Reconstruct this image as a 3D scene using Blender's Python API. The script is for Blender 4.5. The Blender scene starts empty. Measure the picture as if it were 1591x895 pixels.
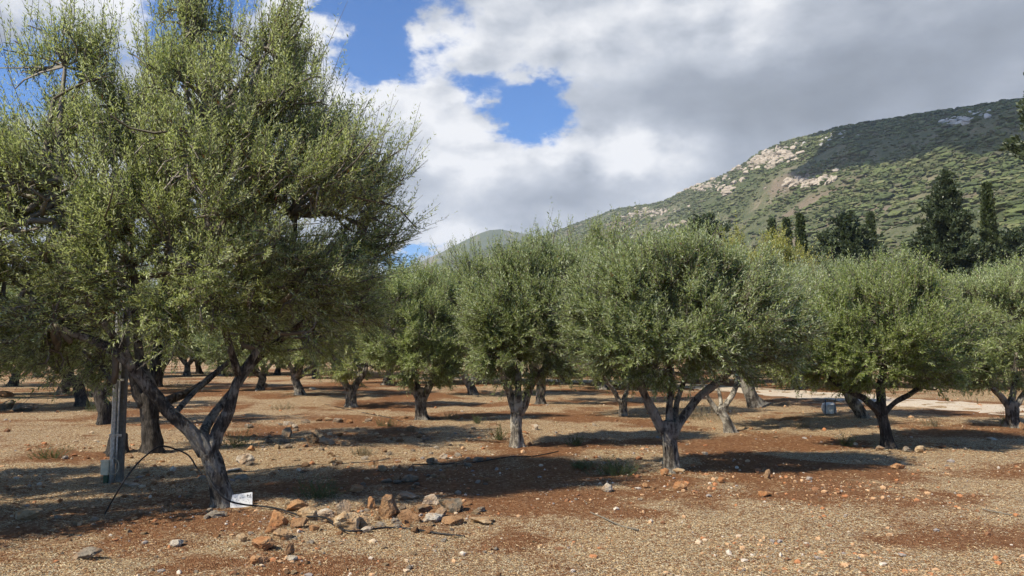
import bpy, bmesh, math
import numpy as np
from mathutils import Vector, Matrix

SC = bpy.context.scene
COL = SC.collection
RAD = math.radians

# ------------------------------------------------------------------ camera geometry
F, CX, CY = 1179.0, 795.5, 447.5          # focal length and centre of the 1591x895 frame
CAMH, PITCH = 1.7, RAD(4.87)
SUN_EL, SUN_AZ = RAD(46), RAD(35)         # sun stands left and a little behind the camera
SUN = np.array([-math.cos(SUN_EL) * math.cos(SUN_AZ), -math.cos(SUN_EL) * math.sin(SUN_AZ), math.sin(SUN_EL)])


def ray(u, v):
    x, y, z = (u - CX) / F, 1.0, -(v - CY) / F
    c, s = math.cos(PITCH), math.sin(PITCH)
    return np.array([x, y * c - z * s, y * s + z * c])


# ------------------------------------------------------------------ noise and ground height
def _hash(ix, iy, iz, seed):
    h = (ix.astype(np.int64) * 374761393 + iy.astype(np.int64) * 668265263 + iz.astype(np.int64) * 2147483647 + seed * 974634123) & 0xFFFFFFFF
    h = ((h ^ (h >> 13)) * 1274126177) & 0xFFFFFFFF
    h = ((h ^ (h >> 16)) * 2246822519) & 0xFFFFFFFF
    return ((h ^ (h >> 15)) & 0xFFFFFF) / float(0xFFFFFF) * 2 - 1


def vn(p, seed=0):
    p = np.asarray(p, float)
    i = np.floor(p)
    f = p - i
    f = f * f * (3 - 2 * f)
    i = i.astype(np.int64)
    out = 0
    for dx in (0, 1):
        wx = f[..., 0] if dx else 1 - f[..., 0]
        for dy in (0, 1):
            wy = f[..., 1] if dy else 1 - f[..., 1]
            for dz in (0, 1):
                wz = f[..., 2] if dz else 1 - f[..., 2]
                out = out + wx * wy * wz * _hash(i[..., 0] + dx, i[..., 1] + dy, i[..., 2] + dz, seed)
    return out


def fbm(p, octaves=4, seed=0, gain=0.5):
    a, s, out = 1.0, 1.0, 0
    for k in range(octaves):
        out = out + a * vn(np.asarray(p) * s, seed + k * 17)
        a *= gain
        s *= 2.07
    return out


def gz(x, y):
    x = np.asarray(x, float)
    y = np.asarray(y, float)
    p = np.stack([x, y, np.zeros_like(x)], -1)
    far = np.clip((60 - np.hypot(x, y)) / 30, 0, 1)
    return far * (0.05 * vn(p * 0.22, 3) + 0.03 * vn(p * 0.8, 4) + 0.022 * vn(p * 2.7, 5) + 0.013 * vn(p * 6.0, 6))


def at(u, v):
    d = ray(u, v)
    t = CAMH / -d[2]
    x, y = d[0] * t, d[1] * t
    return np.array([x, y, float(gz(x, y))])


def px(u, v, Y):
    d = ray(u, v)
    t = Y / d[1]
    return np.array([d[0] * t, Y, CAMH + d[2] * t])


# ------------------------------------------------------------------ materials
class NT:
    def __init__(s, tree):
        s.t = tree

    def n(s, kind, **kw):
        nd = s.t.nodes.new(kind)
        for k, v in kw.items():
            setattr(nd, k, v)
        return nd

    def put(s, sock, val):
        if val is None:
            return
        if hasattr(val, 'is_linked'):
            s.t.links.new(val, sock)
        elif isinstance(val, (tuple, list)) and sock.type == 'RGBA' and len(val) == 3:
            sock.default_value = (*val, 1)
        else:
            sock.default_value = val

    def m(s, op, a, b=None, c=None, clamp=False):
        nd = s.n('ShaderNodeMath', operation=op, use_clamp=clamp)
        s.put(nd.inputs[0], a)
        s.put(nd.inputs[1], b)
        s.put(nd.inputs[2], c)
        return nd.outputs[0]

    def vm(s, op, a, b=None):
        nd = s.n('ShaderNodeVectorMath', operation=op)
        s.put(nd.inputs[0], a)
        s.put(nd.inputs[1], b)
        return nd.outputs[0]

    def mix(s, f, a, b, blend='MIX'):
        nd = s.n('ShaderNodeMix', data_type='RGBA', blend_type=blend)
        s.put(nd.inputs[0], f)
        s.put(nd.inputs[6], a)
        s.put(nd.inputs[7], b)
        return nd.outputs[2]

    def noise(s, vec, scale, detail=4, rough=0.55, dist=0.0):
        nd = s.n('ShaderNodeTexNoise')
        s.put(nd.inputs['Vector'], vec)
        nd.inputs['Scale'].default_value = scale
        nd.inputs['Detail'].default_value = detail
        nd.inputs['Roughness'].default_value = rough
        nd.inputs['Distortion'].default_value = dist
        return nd

    def vor(s, vec, scale, feature='F1'):
        nd = s.n('ShaderNodeTexVoronoi', feature=feature)
        s.put(nd.inputs['Vector'], vec)
        nd.inputs['Scale'].default_value = scale
        return nd

    def ramp(s, fac, stops, interp='LINEAR'):
        nd = s.n('ShaderNodeValToRGB')
        cr = nd.color_ramp
        cr.interpolation = interp
        while len(cr.elements) < len(stops):
            cr.elements.new(0.5)
        for e, (p, c) in zip(cr.elements, stops):
            e.position = p
            e.color = (c, c, c, 1) if not isinstance(c, (tuple, list)) else (*c, 1)
        s.put(nd.inputs[0], fac)
        return nd.outputs[0]

    def step(s, x, lo, hi):
        nd = s.n('ShaderNodeMapRange', interpolation_type='SMOOTHSTEP')
        s.put(nd.inputs[0], x)
        nd.inputs[1].default_value = lo
        nd.inputs[2].default_value = hi
        return nd.outputs[0]


def material(name):
    m = bpy.data.materials.new(name)
    m.use_nodes = True
    nt = NT(m.node_tree)
    b = m.node_tree.nodes['Principled BSDF']
    b.inputs['Roughness'].default_value = 0.85
    b.inputs['Specular IOR Level'].default_value = 0.25
    return m, nt, b


def bump(nt, b, h, strength, dist):
    bp = nt.n('ShaderNodeBump')
    bp.inputs['Strength'].default_value = strength
    bp.inputs['Distance'].default_value = dist
    nt.put(bp.inputs['Height'], h)
    nt.t.links.new(bp.outputs[0], b.inputs['Normal'])


def leaf_material(name, top, top2, under, brown=0.006, trans=0.42):
    m, nt, b = material(name)
    geo = nt.n('ShaderNodeNewGeometry')
    oi = nt.n('ShaderNodeObjectInfo')
    rnd = geo.outputs['Random Per Island']
    c = nt.mix(rnd, top, top2)
    u = nt.mix(nt.m('FRACT', nt.m('MULTIPLY', rnd, 13.0)), under, tuple(k * 0.72 for k in under))
    c = nt.mix(geo.outputs['Backfacing'], c, u)
    c = nt.mix(nt.m('GREATER_THAN', rnd, 1 - brown), c, (0.16, 0.075, 0.03))
    hs = nt.n('ShaderNodeHueSaturation')
    hs.inputs['Hue'].default_value = 0.5
    nt.put(hs.inputs['Value'], nt.m('MULTIPLY_ADD', oi.outputs['Random'], 0.25, 0.88))
    nt.put(hs.inputs['Saturation'], nt.m('MULTIPLY_ADD', oi.outputs['Random'], -0.2, 1.1))
    nt.put(hs.inputs['Color'], c)
    c = hs.outputs[0]
    nt.put(b.inputs['Base Color'], c)
    b.inputs['Roughness'].default_value = 0.42
    b.inputs['Specular IOR Level'].default_value = 0.4
    tr = nt.n('ShaderNodeBsdfTranslucent')
    nt.put(tr.inputs['Color'], nt.mix(1.0, c, (1.08, 1.16, 0.74), 'MULTIPLY'))
    mx = nt.n('ShaderNodeMixShader')
    mx.inputs[0].default_value = trans
    nt.t.links.new(b.outputs[0], mx.inputs[1])
    nt.t.links.new(tr.outputs[0], mx.inputs[2])
    nt.t.links.new(mx.outputs[0], m.node_tree.nodes['Material Output'].inputs[0])
    return m


def bark_material(name, dark, mid, pale, pale_amt=0.5):
    m, nt, b = material(name)
    tc = nt.n('ShaderNodeTexCoord').outputs['Object']
    mp = nt.n('ShaderNodeMapping')
    mp.inputs['Scale'].default_value = (1, 1, 0.22)
    nt.put(mp.inputs['Vector'], tc)
    st = mp.outputs[0]
    n1 = nt.noise(st, 26, 6, 0.65, 0.6).outputs['Fac']
    n2 = nt.noise(tc, 4.5, 5, 0.6, 0.3).outputs['Fac']
    n3 = nt.noise(tc, 60, 4, 0.7).outputs['Fac']
    c = nt.ramp(n1, [(0.40, dark), (0.5, mid), (0.64, pale)])
    c = nt.mix(nt.m('MULTIPLY', nt.step(n2, 0.47, 0.6), pale_amt), c, pale)
    c = nt.mix(nt.m('MULTIPLY', nt.step(n2, 0.5, 0.36), 0.75), c, dark)
    c = nt.mix(nt.step(n3, 0.55, 0.75), c, tuple(k * 0.6 for k in dark))
    nt.put(b.inputs['Base Color'], c)
    bump(nt, b, nt.m('ADD', n1, nt.m('MULTIPLY', n3, 0.3)), 1.0, 0.06)
    return m


def rock_material(name, a, bcol, c3, dust=0.62):
    m, nt, b = material(name)
    tc = nt.n('ShaderNodeTexCoord').outputs['Object']
    oi = nt.n('ShaderNodeObjectInfo').outputs['Random']
    v = nt.vm('ADD', tc, nt.m('MULTIPLY', oi, 31.0))
    n1 = nt.noise(v, 9, 6, 0.6, 0.4).outputs['Fac']
    n2 = nt.noise(v, 48, 5, 0.7).outputs['Fac']
    n3 = nt.noise(v, 3.2, 3, 0.5).outputs['Fac']
    c = nt.ramp(n1, [(0.3, a), (0.52, bcol), (0.72, c3)])
    c = nt.mix(nt.m('MULTIPLY', nt.step(n3, 0.48, 0.66), 0.6), c, c3)
    c = nt.mix(nt.m('MULTIPLY', nt.step(n2, 0.56, 0.74), 0.75), c, tuple(k * 0.35 for k in a))
    c = nt.mix(nt.m('MULTIPLY', nt.step(nt.noise(v, 5.5, 5, 0.65).outputs['Fac'], 0.42, 0.62), dust), c, (0.38, 0.215, 0.10))
    nt.put(b.inputs['Base Color'], c)
    bump(nt, b, nt.m('ADD', n1, nt.m('MULTIPLY', n2, 0.6)), 1.0, 0.05)
    return m


def island_material(name, stops, rough=0.85):
    m, nt, b = material(name)
    geo = nt.n('ShaderNodeNewGeometry')
    c = nt.ramp(geo.outputs['Random Per Island'], stops, 'CONSTANT')
    nt.put(b.inputs['Base Color'], c)
    b.inputs['Roughness'].default_value = rough
    return m


def plain(name, col, rough=0.6, metal=0.0, var=0.15, scale=12):
    m, nt, b = material(name)
    tc = nt.n('ShaderNodeTexCoord').outputs['Object']
    n1 = nt.noise(tc, scale, 5, 0.65).outputs['Fac']
    nt.put(b.inputs['Base Color'], nt.mix(nt.step(n1, 0.3, 0.7), tuple(k * (1 - var) for k in col), tuple(min(1, k * (1 + var)) for k in col)))
    b.inputs['Roughness'].default_value = rough
    b.inputs['Metallic'].default_value = metal
    bump(nt, b, n1, 0.2, 0.01)
    return m


M = {}
M['olive'] = leaf_material('olive_leaf', (0.172, 0.209, 0.049), (0.302, 0.330, 0.096), (0.504, 0.538, 0.291))
M['olive_grey'] = leaf_material('olive_leaf_grey', (0.149, 0.189, 0.055), (0.264, 0.303, 0.108), (0.48, 0.53, 0.34))
M['olive_bright'] = leaf_material('olive_leaf_bright', (0.160, 0.207, 0.051), (0.281, 0.328, 0.099), (0.47, 0.52, 0.29))
M['yellow'] = leaf_material('yellow_green_leaf', (0.25, 0.25, 0.025), (0.36, 0.33, 0.045), (0.36, 0.36, 0.10))
M['cypress'] = leaf_material('cypress_foliage', (0.060, 0.084, 0.034), (0.105, 0.130, 0.052), (0.07, 0.092, 0.04), 0.0, 0.3)
M['conifer'] = leaf_material('conifer_foliage', (0.062, 0.085, 0.044), (0.118, 0.140, 0.070), (0.07, 0.092, 0.05), 0.0, 0.3)
M['weed'] = leaf_material('weed_leaf', (0.075, 0.11, 0.035), (0.13, 0.15, 0.06), (0.1, 0.13, 0.05), 0.1)
M['dry'] = leaf_material('dry_weed', (0.22, 0.18, 0.11), (0.30, 0.26, 0.18), (0.25, 0.2, 0.13), 0.1)
M['bark'] = bark_material('olive_bark', (0.032, 0.026, 0.021), (0.125, 0.104, 0.082), (0.33, 0.30, 0.245), 0.7)
M['bark_pale'] = bark_material('olive_bark_pale', (0.06, 0.05, 0.04), (0.24, 0.21, 0.165), (0.50, 0.455, 0.37), 0.9)
M['bark_dark'] = bark_material('olive_bark_dark', (0.020, 0.017, 0.014), (0.055, 0.046, 0.038), (0.12, 0.105, 0.09), 0.3)
M['twig'] = plain('twig_bark', (0.15, 0.13, 0.10))
M['orange'] = rock_material('orange_rock', (0.30, 0.115, 0.040), (0.43, 0.205, 0.085), (0.52, 0.34, 0.18))
M['tan'] = rock_material('tan_rock', (0.34, 0.20, 0.095), (0.47, 0.335, 0.19), (0.55, 0.46, 0.32))
M['grey'] = rock_material('grey_rock', (0.12, 0.095, 0.07), (0.265, 0.225, 0.17), (0.40, 0.345, 0.265))
M['darkgrey'] = rock_material('dark_grey_rock', (0.065, 0.055, 0.04), (0.14, 0.12, 0.088), (0.26, 0.22, 0.165))
M['pale'] = rock_material('pale_rock', (0.34, 0.28, 0.20), (0.48, 0.42, 0.33), (0.56, 0.51, 0.42))
M['brown'] = rock_material('brown_rock', (0.15, 0.075, 0.035), (0.28, 0.155, 0.075), (0.36, 0.25, 0.15))
M['cliff'] = rock_material('cliff_rock', (0.25, 0.20, 0.15), (0.35, 0.30, 0.235), (0.43, 0.39, 0.32), 0.1)
M['cliff_grey'] = rock_material('cliff_grey_rock', (0.26, 0.24, 0.21), (0.4, 0.38, 0.35), (0.5, 0.49, 0.46), 0.0)
M['galv'] = plain('galvanised_steel', (0.52, 0.51, 0.48), 0.42, 0.6, 0.25, 30)
M['post'] = plain('weathered_grey_steel', (0.15, 0.142, 0.125), 0.65, 0.1, 0.25, 20)
M['box'] = plain('cream_plastic', (0.76, 0.66, 0.48), 0.5)
M['green_box'] = plain('green_plastic', (0.06, 0.10, 0.06), 0.5)
M['cable'] = plain('beige_cable', (0.50, 0.43, 0.33), 0.5)
M['hose'] = plain('black_rubber', (0.012, 0.012, 0.013), 0.5)
M['sign'] = plain('white_painted_metal', (0.55, 0.55, 0.54), 0.5, 0, 0.08, 25)
M['ink'] = plain('black_paint', (0.02, 0.02, 0.02), 0.6)
M['sack'] = plain('pale_blue_plastic', (0.68, 0.70, 0.72), 0.4, 0, 0.3, 7)
M['strap'] = plain('navy_plastic', (0.03, 0.04, 0.07), 0.5)

PEB = [(0.0, (0.373, 0.163, 0.070)), (0.25, (0.466, 0.287, 0.154)), (0.5, (0.498, 0.383, 0.258)), (0.58, (0.207, 0.101, 0.049)), (0.82, (0.259, 0.223, 0.194)), (0.93, (0.519, 0.445, 0.354))]
M['pebble'] = island_material('gravel_stone', PEB)
LIT = [(0.0, (0.448, 0.305, 0.146)), (0.22, (0.268, 0.151, 0.068)), (0.44, (0.538, 0.407, 0.229)), (0.6, (0.133, 0.076, 0.037)), (0.74, (0.335, 0.281, 0.196)), (0.86, (0.626, 0.518, 0.326)), (0.95, (0.222, 0.202, 0.098))]
M['litter'] = island_material('dry_leaf', LIT, 0.7)


def ground_material():
    m, nt, b = material('red_soil')
    tc = nt.n('ShaderNodeTexCoord').outputs['Object']
    big = nt.noise(tc, 0.32, 5, 0.6, 0.6).outputs['Fac']
    mid = nt.noise(tc, 1.7, 6, 0.65, 0.4).outputs['Fac']
    fine = nt.noise(tc, 17, 6, 0.75).outputs['Fac']
    vo = nt.vor(tc, 80)
    vo2 = nt.vor(tc, 24)
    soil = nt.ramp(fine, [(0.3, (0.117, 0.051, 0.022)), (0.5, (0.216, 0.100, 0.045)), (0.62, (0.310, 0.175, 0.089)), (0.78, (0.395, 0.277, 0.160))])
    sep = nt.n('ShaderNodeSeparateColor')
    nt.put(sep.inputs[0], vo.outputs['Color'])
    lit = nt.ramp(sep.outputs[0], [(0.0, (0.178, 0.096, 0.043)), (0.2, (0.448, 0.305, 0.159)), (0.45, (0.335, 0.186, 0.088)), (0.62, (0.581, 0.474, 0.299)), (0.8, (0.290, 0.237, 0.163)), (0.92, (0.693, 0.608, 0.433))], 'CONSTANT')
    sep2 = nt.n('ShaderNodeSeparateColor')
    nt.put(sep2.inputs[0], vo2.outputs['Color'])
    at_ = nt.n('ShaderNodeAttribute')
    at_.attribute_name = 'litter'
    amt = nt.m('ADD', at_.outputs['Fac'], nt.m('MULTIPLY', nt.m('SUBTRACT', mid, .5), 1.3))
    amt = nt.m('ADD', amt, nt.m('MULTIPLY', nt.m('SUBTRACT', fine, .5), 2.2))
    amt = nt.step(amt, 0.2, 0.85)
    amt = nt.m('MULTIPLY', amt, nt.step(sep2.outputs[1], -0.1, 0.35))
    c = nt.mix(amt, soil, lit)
    c = nt.mix(nt.m('MULTIPLY', nt.step(fine, 0.62, 0.8), 0.35), c, (0.55, 0.45, 0.31))
    nt.put(b.inputs['Base Color'], c)
    b.inputs['Roughness'].default_value = 0.95
    b.inputs['Specular IOR Level'].default_value = 0.1
    h = nt.m('ADD', nt.m('MULTIPLY', vo.outputs['Distance'], -0.6), nt.m('ADD', fine, nt.m('MULTIPLY', mid, 0.6)))
    bump(nt, b, h, 1.0, 0.035)
    return m


def track_material():
    m, nt, b = material('pale_gravel_track')
    tc = nt.n('ShaderNodeTexCoord').outputs['Object']
    a = nt.noise(tc, 0.8, 6, 0.7, 0.5).outputs['Fac']
    f = nt.noise(tc, 14, 6, 0.75).outputs['Fac']
    c = nt.ramp(f, [(0.3, (0.36, 0.28, 0.20)), (0.55, (0.50, 0.43, 0.33)), (0.75, (0.60, 0.54, 0.44))])
    c = nt.mix(nt.step(a, 0.5, 0.7), c, (0.40, 0.27, 0.16))
    nt.put(b.inputs['Base Color'], c)
    bump(nt, b, f, 0.6, 0.03)
    return m


def hill_material(name, tint=1.0):
    m, nt, b = material(name)
    tc = nt.n('ShaderNodeTexCoord').outputs['Object']
    a = nt.noise(tc, 0.006, 6, 0.6, 0.5).outputs['Fac']
    d = nt.noise(tc, 0.045, 6, 0.7, 0.3).outputs['Fac']
    f = nt.noise(tc, 0.25, 5, 0.7).outputs['Fac']
    c = nt.ramp(d, [(0.36, (0.065, 0.078, 0.030)), (0.5, (0.105, 0.112, 0.052)), (0.64, (0.17, 0.15, 0.09)), (0.78, (0.28, 0.23, 0.165))])
    c = nt.mix(nt.m('MULTIPLY', nt.step(a, 0.55, 0.42), 0.7), c, (0.055, 0.072, 0.026))
    c = nt.mix(nt.m('MULTIPLY', nt.step(a, 0.56, 0.68), 0.7), c, (0.21, 0.15, 0.115))
    c = nt.mix(nt.m('MULTIPLY', nt.step(f, 0.58, 0.75), 0.6), c, (0.03, 0.042, 0.016))
    nt.put(b.inputs['Base Color'], c)
    bump(nt, b, nt.m('ADD', d, f), 1.0, 3.0)
    return m


M['ground'] = ground_material()
M['track'] = track_material()
M['hill'] = hill_material('hillside_cover')
M['scrub'] = island_material('scrub_foliage', [(0.0, (0.076, 0.096, 0.033)), (0.3, (0.102, 0.120, 0.043)), (0.55, (0.062, 0.078, 0.030)), (0.72, (0.130, 0.136, 0.058)), (0.9, (0.100, 0.094, 0.052))])


def cloud_material():
    m, nt, b = material('cloud_white')
    nt.put(b.inputs['Base Color'], (0.85, 0.86, 0.88))
    b.inputs['Roughness'].default_value = 1
    tr = nt.n('ShaderNodeBsdfTransparent')
    mx = nt.n('ShaderNodeMixShader')
    mx.inputs[0].default_value = 0.34
    nt.t.links.new(b.outputs[0], mx.inputs[1])
    nt.t.links.new(tr.outputs[0], mx.inputs[2])
    nt.t.links.new(mx.outputs[0], m.node_tree.nodes['Material Output'].inputs[0])
    return m


# ------------------------------------------------------------------ object helpers
def mesh_np(name, verts, faces_list, mats, midx=None, smooth=False):
    """faces_list: list of (n, k) int arrays"""
    me = bpy.data.meshes.new(name)
    verts = np.ascontiguousarray(verts, np.float32)
    me.vertices.add(len(verts))
    me.vertices.foreach_set('co', verts.ravel())
    loops = np.concatenate([f.ravel() for f in faces_list]).astype(np.int32)
    sizes = np.concatenate([np.full(len(f), f.shape[1]) for f in faces_list])
    me.loops.add(len(loops))
    me.loops.foreach_set('vertex_index', loops)
    me.polygons.add(len(sizes))
    starts = np.concatenate([[0], np.cumsum(sizes)[:-1]]).astype(np.int32)
    me.polygons.foreach_set('loop_start', starts)
    me.polygons.foreach_set('loop_total', sizes.astype(np.int32))
    for mt in mats:
        me.materials.append(mt)
    if midx is not None:
        me.polygons.foreach_set('material_index', np.asarray(midx, np.int32))
    me.polygons.foreach_set('use_smooth', np.full(len(sizes), smooth, bool))
    me.update(calc_edges=True)
    return me


def link(name, me, parent=None, loc=(0, 0, 0)):
    o = bpy.data.objects.new(name, me)
    COL.objects.link(o)
    o.parent = parent
    o.location = loc
    return o


def tag(o, label=None, cat=None, group=None, kind=None):
    for k, v in (('label', label), ('category', cat), ('group', group), ('kind', kind)):
        if v:
            o[k] = v
    return o


class MB:
    """collects geometry"""

    def __init__(s):
        s.v, s.q, s.t, s.n = [], [], [], 0

    def add(s, v, quads=None, tris=None):
        if quads is not None and len(quads):
            s.q.append(np.asarray(quads) + s.n)
        if tris is not None and len(tris):
            s.t.append(np.asarray(tris) + s.n)
        s.v.append(np.asarray(v, float))
        s.n += len(v)

    def tube(s, pts, rad, sides=8, flute=0.0, seed=0, flare=0.0, lobes=5, rough=0.0, cap=True):
        pts = np.asarray(pts, float)
        n = len(pts)
        rad = np.broadcast_to(np.asarray(rad, float), (n,)).copy()
        tan = np.gradient(pts, axis=0)
        tan /= np.linalg.norm(tan, axis=1)[:, None] + 1e-9
        ref = np.array([1.0, 0, 0]) if abs(tan[0][0]) < 0.9 else np.array([0, 1.0, 0])
        U = np.zeros((n, 3))
        u = ref - tan[0] * ref.dot(tan[0])
        for i in range(n):
            u = u - tan[i] * u.dot(tan[i])
            u /= np.linalg.norm(u) + 1e-9
            U[i] = u
        W = np.cross(tan, U)
        th = np.linspace(0, 2 * math.pi, sides, endpoint=False)
        leng = np.concatenate([[0], np.cumsum(np.linalg.norm(np.diff(pts, axis=0), axis=1))])
        R = rad[:, None] * np.ones((1, sides))
        if flute or rough:
            tw = leng[:, None] * 1.3
            ph = seed * 1.7
            R = R * (1 + flute * np.sin(lobes * th[None] + tw * 2 + ph) * 0.6 + flute * np.sin(2 * th[None] - tw + ph * 2) * 0.7)
            c = np.stack([np.cos(th)[None] * 1.6 + 0 * tw, np.sin(th)[None] * 1.6 + 0 * tw, tw * 2.2 + 0 * th[None]], -1)
            R = R * (1 + rough * fbm(c + seed * 3.1, 3, seed))
        if flare:
            e = np.exp(-leng / flare)[:, None]
            R = R * (1 + e * (0.34 + 0.40 * np.sin(lobes * th[None] + seed)))
        V = pts[:, None] + R[..., None] * (np.cos(th)[None, :, None] * U[:, None] + np.sin(th)[None, :, None] * W[:, None])
        i = np.arange(n - 1)[:, None] * sides
        j = np.arange(sides)[None]
        jn = (j + 1) % sides
        q = np.stack([i + j, i + jn, i + sides + jn, i + sides + j], -1).reshape(-1, 4)
        V = V.reshape(-1, 3)
        tr = None
        if cap:
            V = np.concatenate([V, [pts[-1] + tan[-1] * rad[-1] * 0.4], [pts[0]]])
            k = n * sides
            jj = np.arange(sides)
            jx = (jj + 1) % sides
            tr = np.concatenate([np.stack([(n - 1) * sides + jj, (n - 1) * sides + jx, np.full(sides, k)], -1), np.stack([jx, jj, np.full(sides, k + 1)], -1)])
        s.add(V, q, tr)

    def box(s, c, size, rz=0.0, bevel=0.0):
        c = np.asarray(c, float)
        hx, hy, hz = [k / 2 for k in size]
        b = min(bevel, hx * 0.9, hy * 0.9)
        if b > 0:
            o = np.array([(hx - b, -hy), (hx, -hy + b), (hx, hy - b), (hx - b, hy), (-hx + b, hy), (-hx, hy - b), (-hx, -hy + b), (-hx + b, -hy)])
        else:
            o = np.array([(hx, -hy), (hx, hy), (-hx, hy), (-hx, -hy)])
        k = len(o)
        ca, sa = math.cos(rz), math.sin(rz)
        o = np.stack([o[:, 0] * ca - o[:, 1] * sa, o[:, 0] * sa + o[:, 1] * ca], -1)
        V = np.concatenate([np.c_[o, np.full(k, -hz)], np.c_[o, np.full(k, hz)], [[0, 0, -hz], [0, 0, hz]]]) + c
        j = np.arange(k)
        jn = (j + 1) % k
        q = np.stack([j, jn, jn + k, j + k], -1)
        t = np.concatenate([np.stack([jn, j, np.full(k, 2 * k)], -1), np.stack([j + k, jn + k, np.full(k, 2 * k + 1)], -1)])
        s.add(V, q, t)

    def mesh(s, name, mat, smooth=False):
        f = []
        if s.q:
            f.append(np.concatenate(s.q))
        if s.t:
            f.append(np.concatenate(s.t))
        return mesh_np(name, np.concatenate(s.v), f, [mat], None, smooth)

    def build(s, name, mat, parent=None, smooth=False, loc=(0, 0, 0)):
        return link(name, s.mesh(name, mat, smooth), parent, loc)


def smooth_path(pts, n):
    """Catmull-Rom through rows of any width"""
    P = np.asarray(pts, float)
    P = np.concatenate([[2 * P[0] - P[1]], P, [2 * P[-1] - P[-2]]])
    k = len(P) - 3
    out = []
    for t in np.linspace(0, k - 1e-6, n):
        i = int(t)
        f = t - i
        a, b, c, d = P[i:i + 4]
        out.append(0.5 * (2 * b + (c - a) * f + (2 * a - 5 * b + 4 * c - d) * f * f + (3 * b - a - 3 * c + d) * f ** 3))
    return np.array(out)


def ico(sub):
    bm = bmesh.new()
    bmesh.ops.create_icosphere(bm, subdivisions=sub, radius=1)
    v = np.array([x.co[:] for x in bm.verts])
    f = np.array([[x.index for x in y.verts] for y in bm.faces])
    bm.free()
    return v, f


ICO = {k: ico(k) for k in (1, 2, 3, 4)}


def norm(a):
    return a / (np.linalg.norm(a, axis=-1, keepdims=True) + 1e-9)


# ------------------------------------------------------------------ foliage
def leaves(mb, rng, base, dirs, length, nl, L, W, spread=58, droop=0.0, jitter=0.6):
    """shoots with pairs of narrow leaves; base, dirs (S,3), length (S,)"""
    S = len(base)
    t = np.linspace(0.08, 1, nl)[None, :] + rng.uniform(-.03, .03, (S, nl))
    bend = norm(rng.normal(size=(S, 3)) * 0.4 + np.array([0, 0, 0.6 - droop]))
    P = base[:, None] + dirs[:, None] * (length[:, None] * t)[..., None] + bend[:, None] * (length[:, None] * t * t * 0.22)[..., None]
    tang = norm(dirs[:, None] + bend[:, None] * (0.44 * t)[..., None])
    ref = norm(rng.normal(size=(S, 1, 3)))
    a = norm(np.cross(tang, ref))
    b = np.cross(tang, a)
    k = np.arange(nl)[None]
    ang = k * math.pi + (k // 2) * (math.pi / 2) + rng.uniform(-.5, .5, (S, nl))
    side = a * np.cos(ang)[..., None] + b * np.sin(ang)[..., None]
    al = np.radians(spread) * (1.05 - 0.45 * t) + rng.uniform(-.25, .25, (S, nl))
    d = norm(tang * np.cos(al)[..., None] + side * np.sin(al)[..., None] + np.array([0, 0, -0.12 * droop]))
    up = norm(np.array([0, 0, 0.55]) + dirs[:, None] * 0.35 + SUN * 0.55 + rng.normal(size=d.shape) * jitter)
    up = up * np.where(rng.uniform(0, 1, d.shape[:2]) < 0.28, -1, 1)[..., None]
    w = norm(np.cross(d, up))
    n = np.cross(w, d)
    Ls = (L * rng.uniform(0.65, 1.25, (S, nl)) * (1.0 - 0.3 * t))[..., None]
    Ws = Ls * (W / L) * 0.5
    v0 = P
    v1 = P + d * Ls * 0.45 + w * Ws
    v2 = P + d * Ls - n * Ls * 0.10
    v3 = P + d * Ls * 0.45 - w * Ws
    V = np.stack([v0, v1, v2, v3], 2).reshape(-1, 3)
    nq = S * nl
    mb.add(V, np.arange(nq * 4).reshape(-1, 4))


def shoot_stems(mb, base, dirs, length, r):
    S = len(base)
    a = norm(np.cross(dirs, np.array([0.3, 0.9, 0.2])))
    b = np.cross(dirs, a)
    ring = np.stack([a, -0.5 * a + 0.87 * b, -0.5 * a - 0.87 * b], 1) * r
    lo = base[:, None] + ring
    hi = (base + dirs * length[:, None])[:, None] + ring * 0.4
    V = np.concatenate([lo, hi], 1).reshape(-1, 3)
    i = (np.arange(S) * 6)[:, None]
    q = np.concatenate([i + np.array([[0, 1, 4, 3]]), i + np.array([[1, 2, 5, 4]]), i + np.array([[2, 0, 3, 5]])])
    mb.add(V, q)


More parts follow.
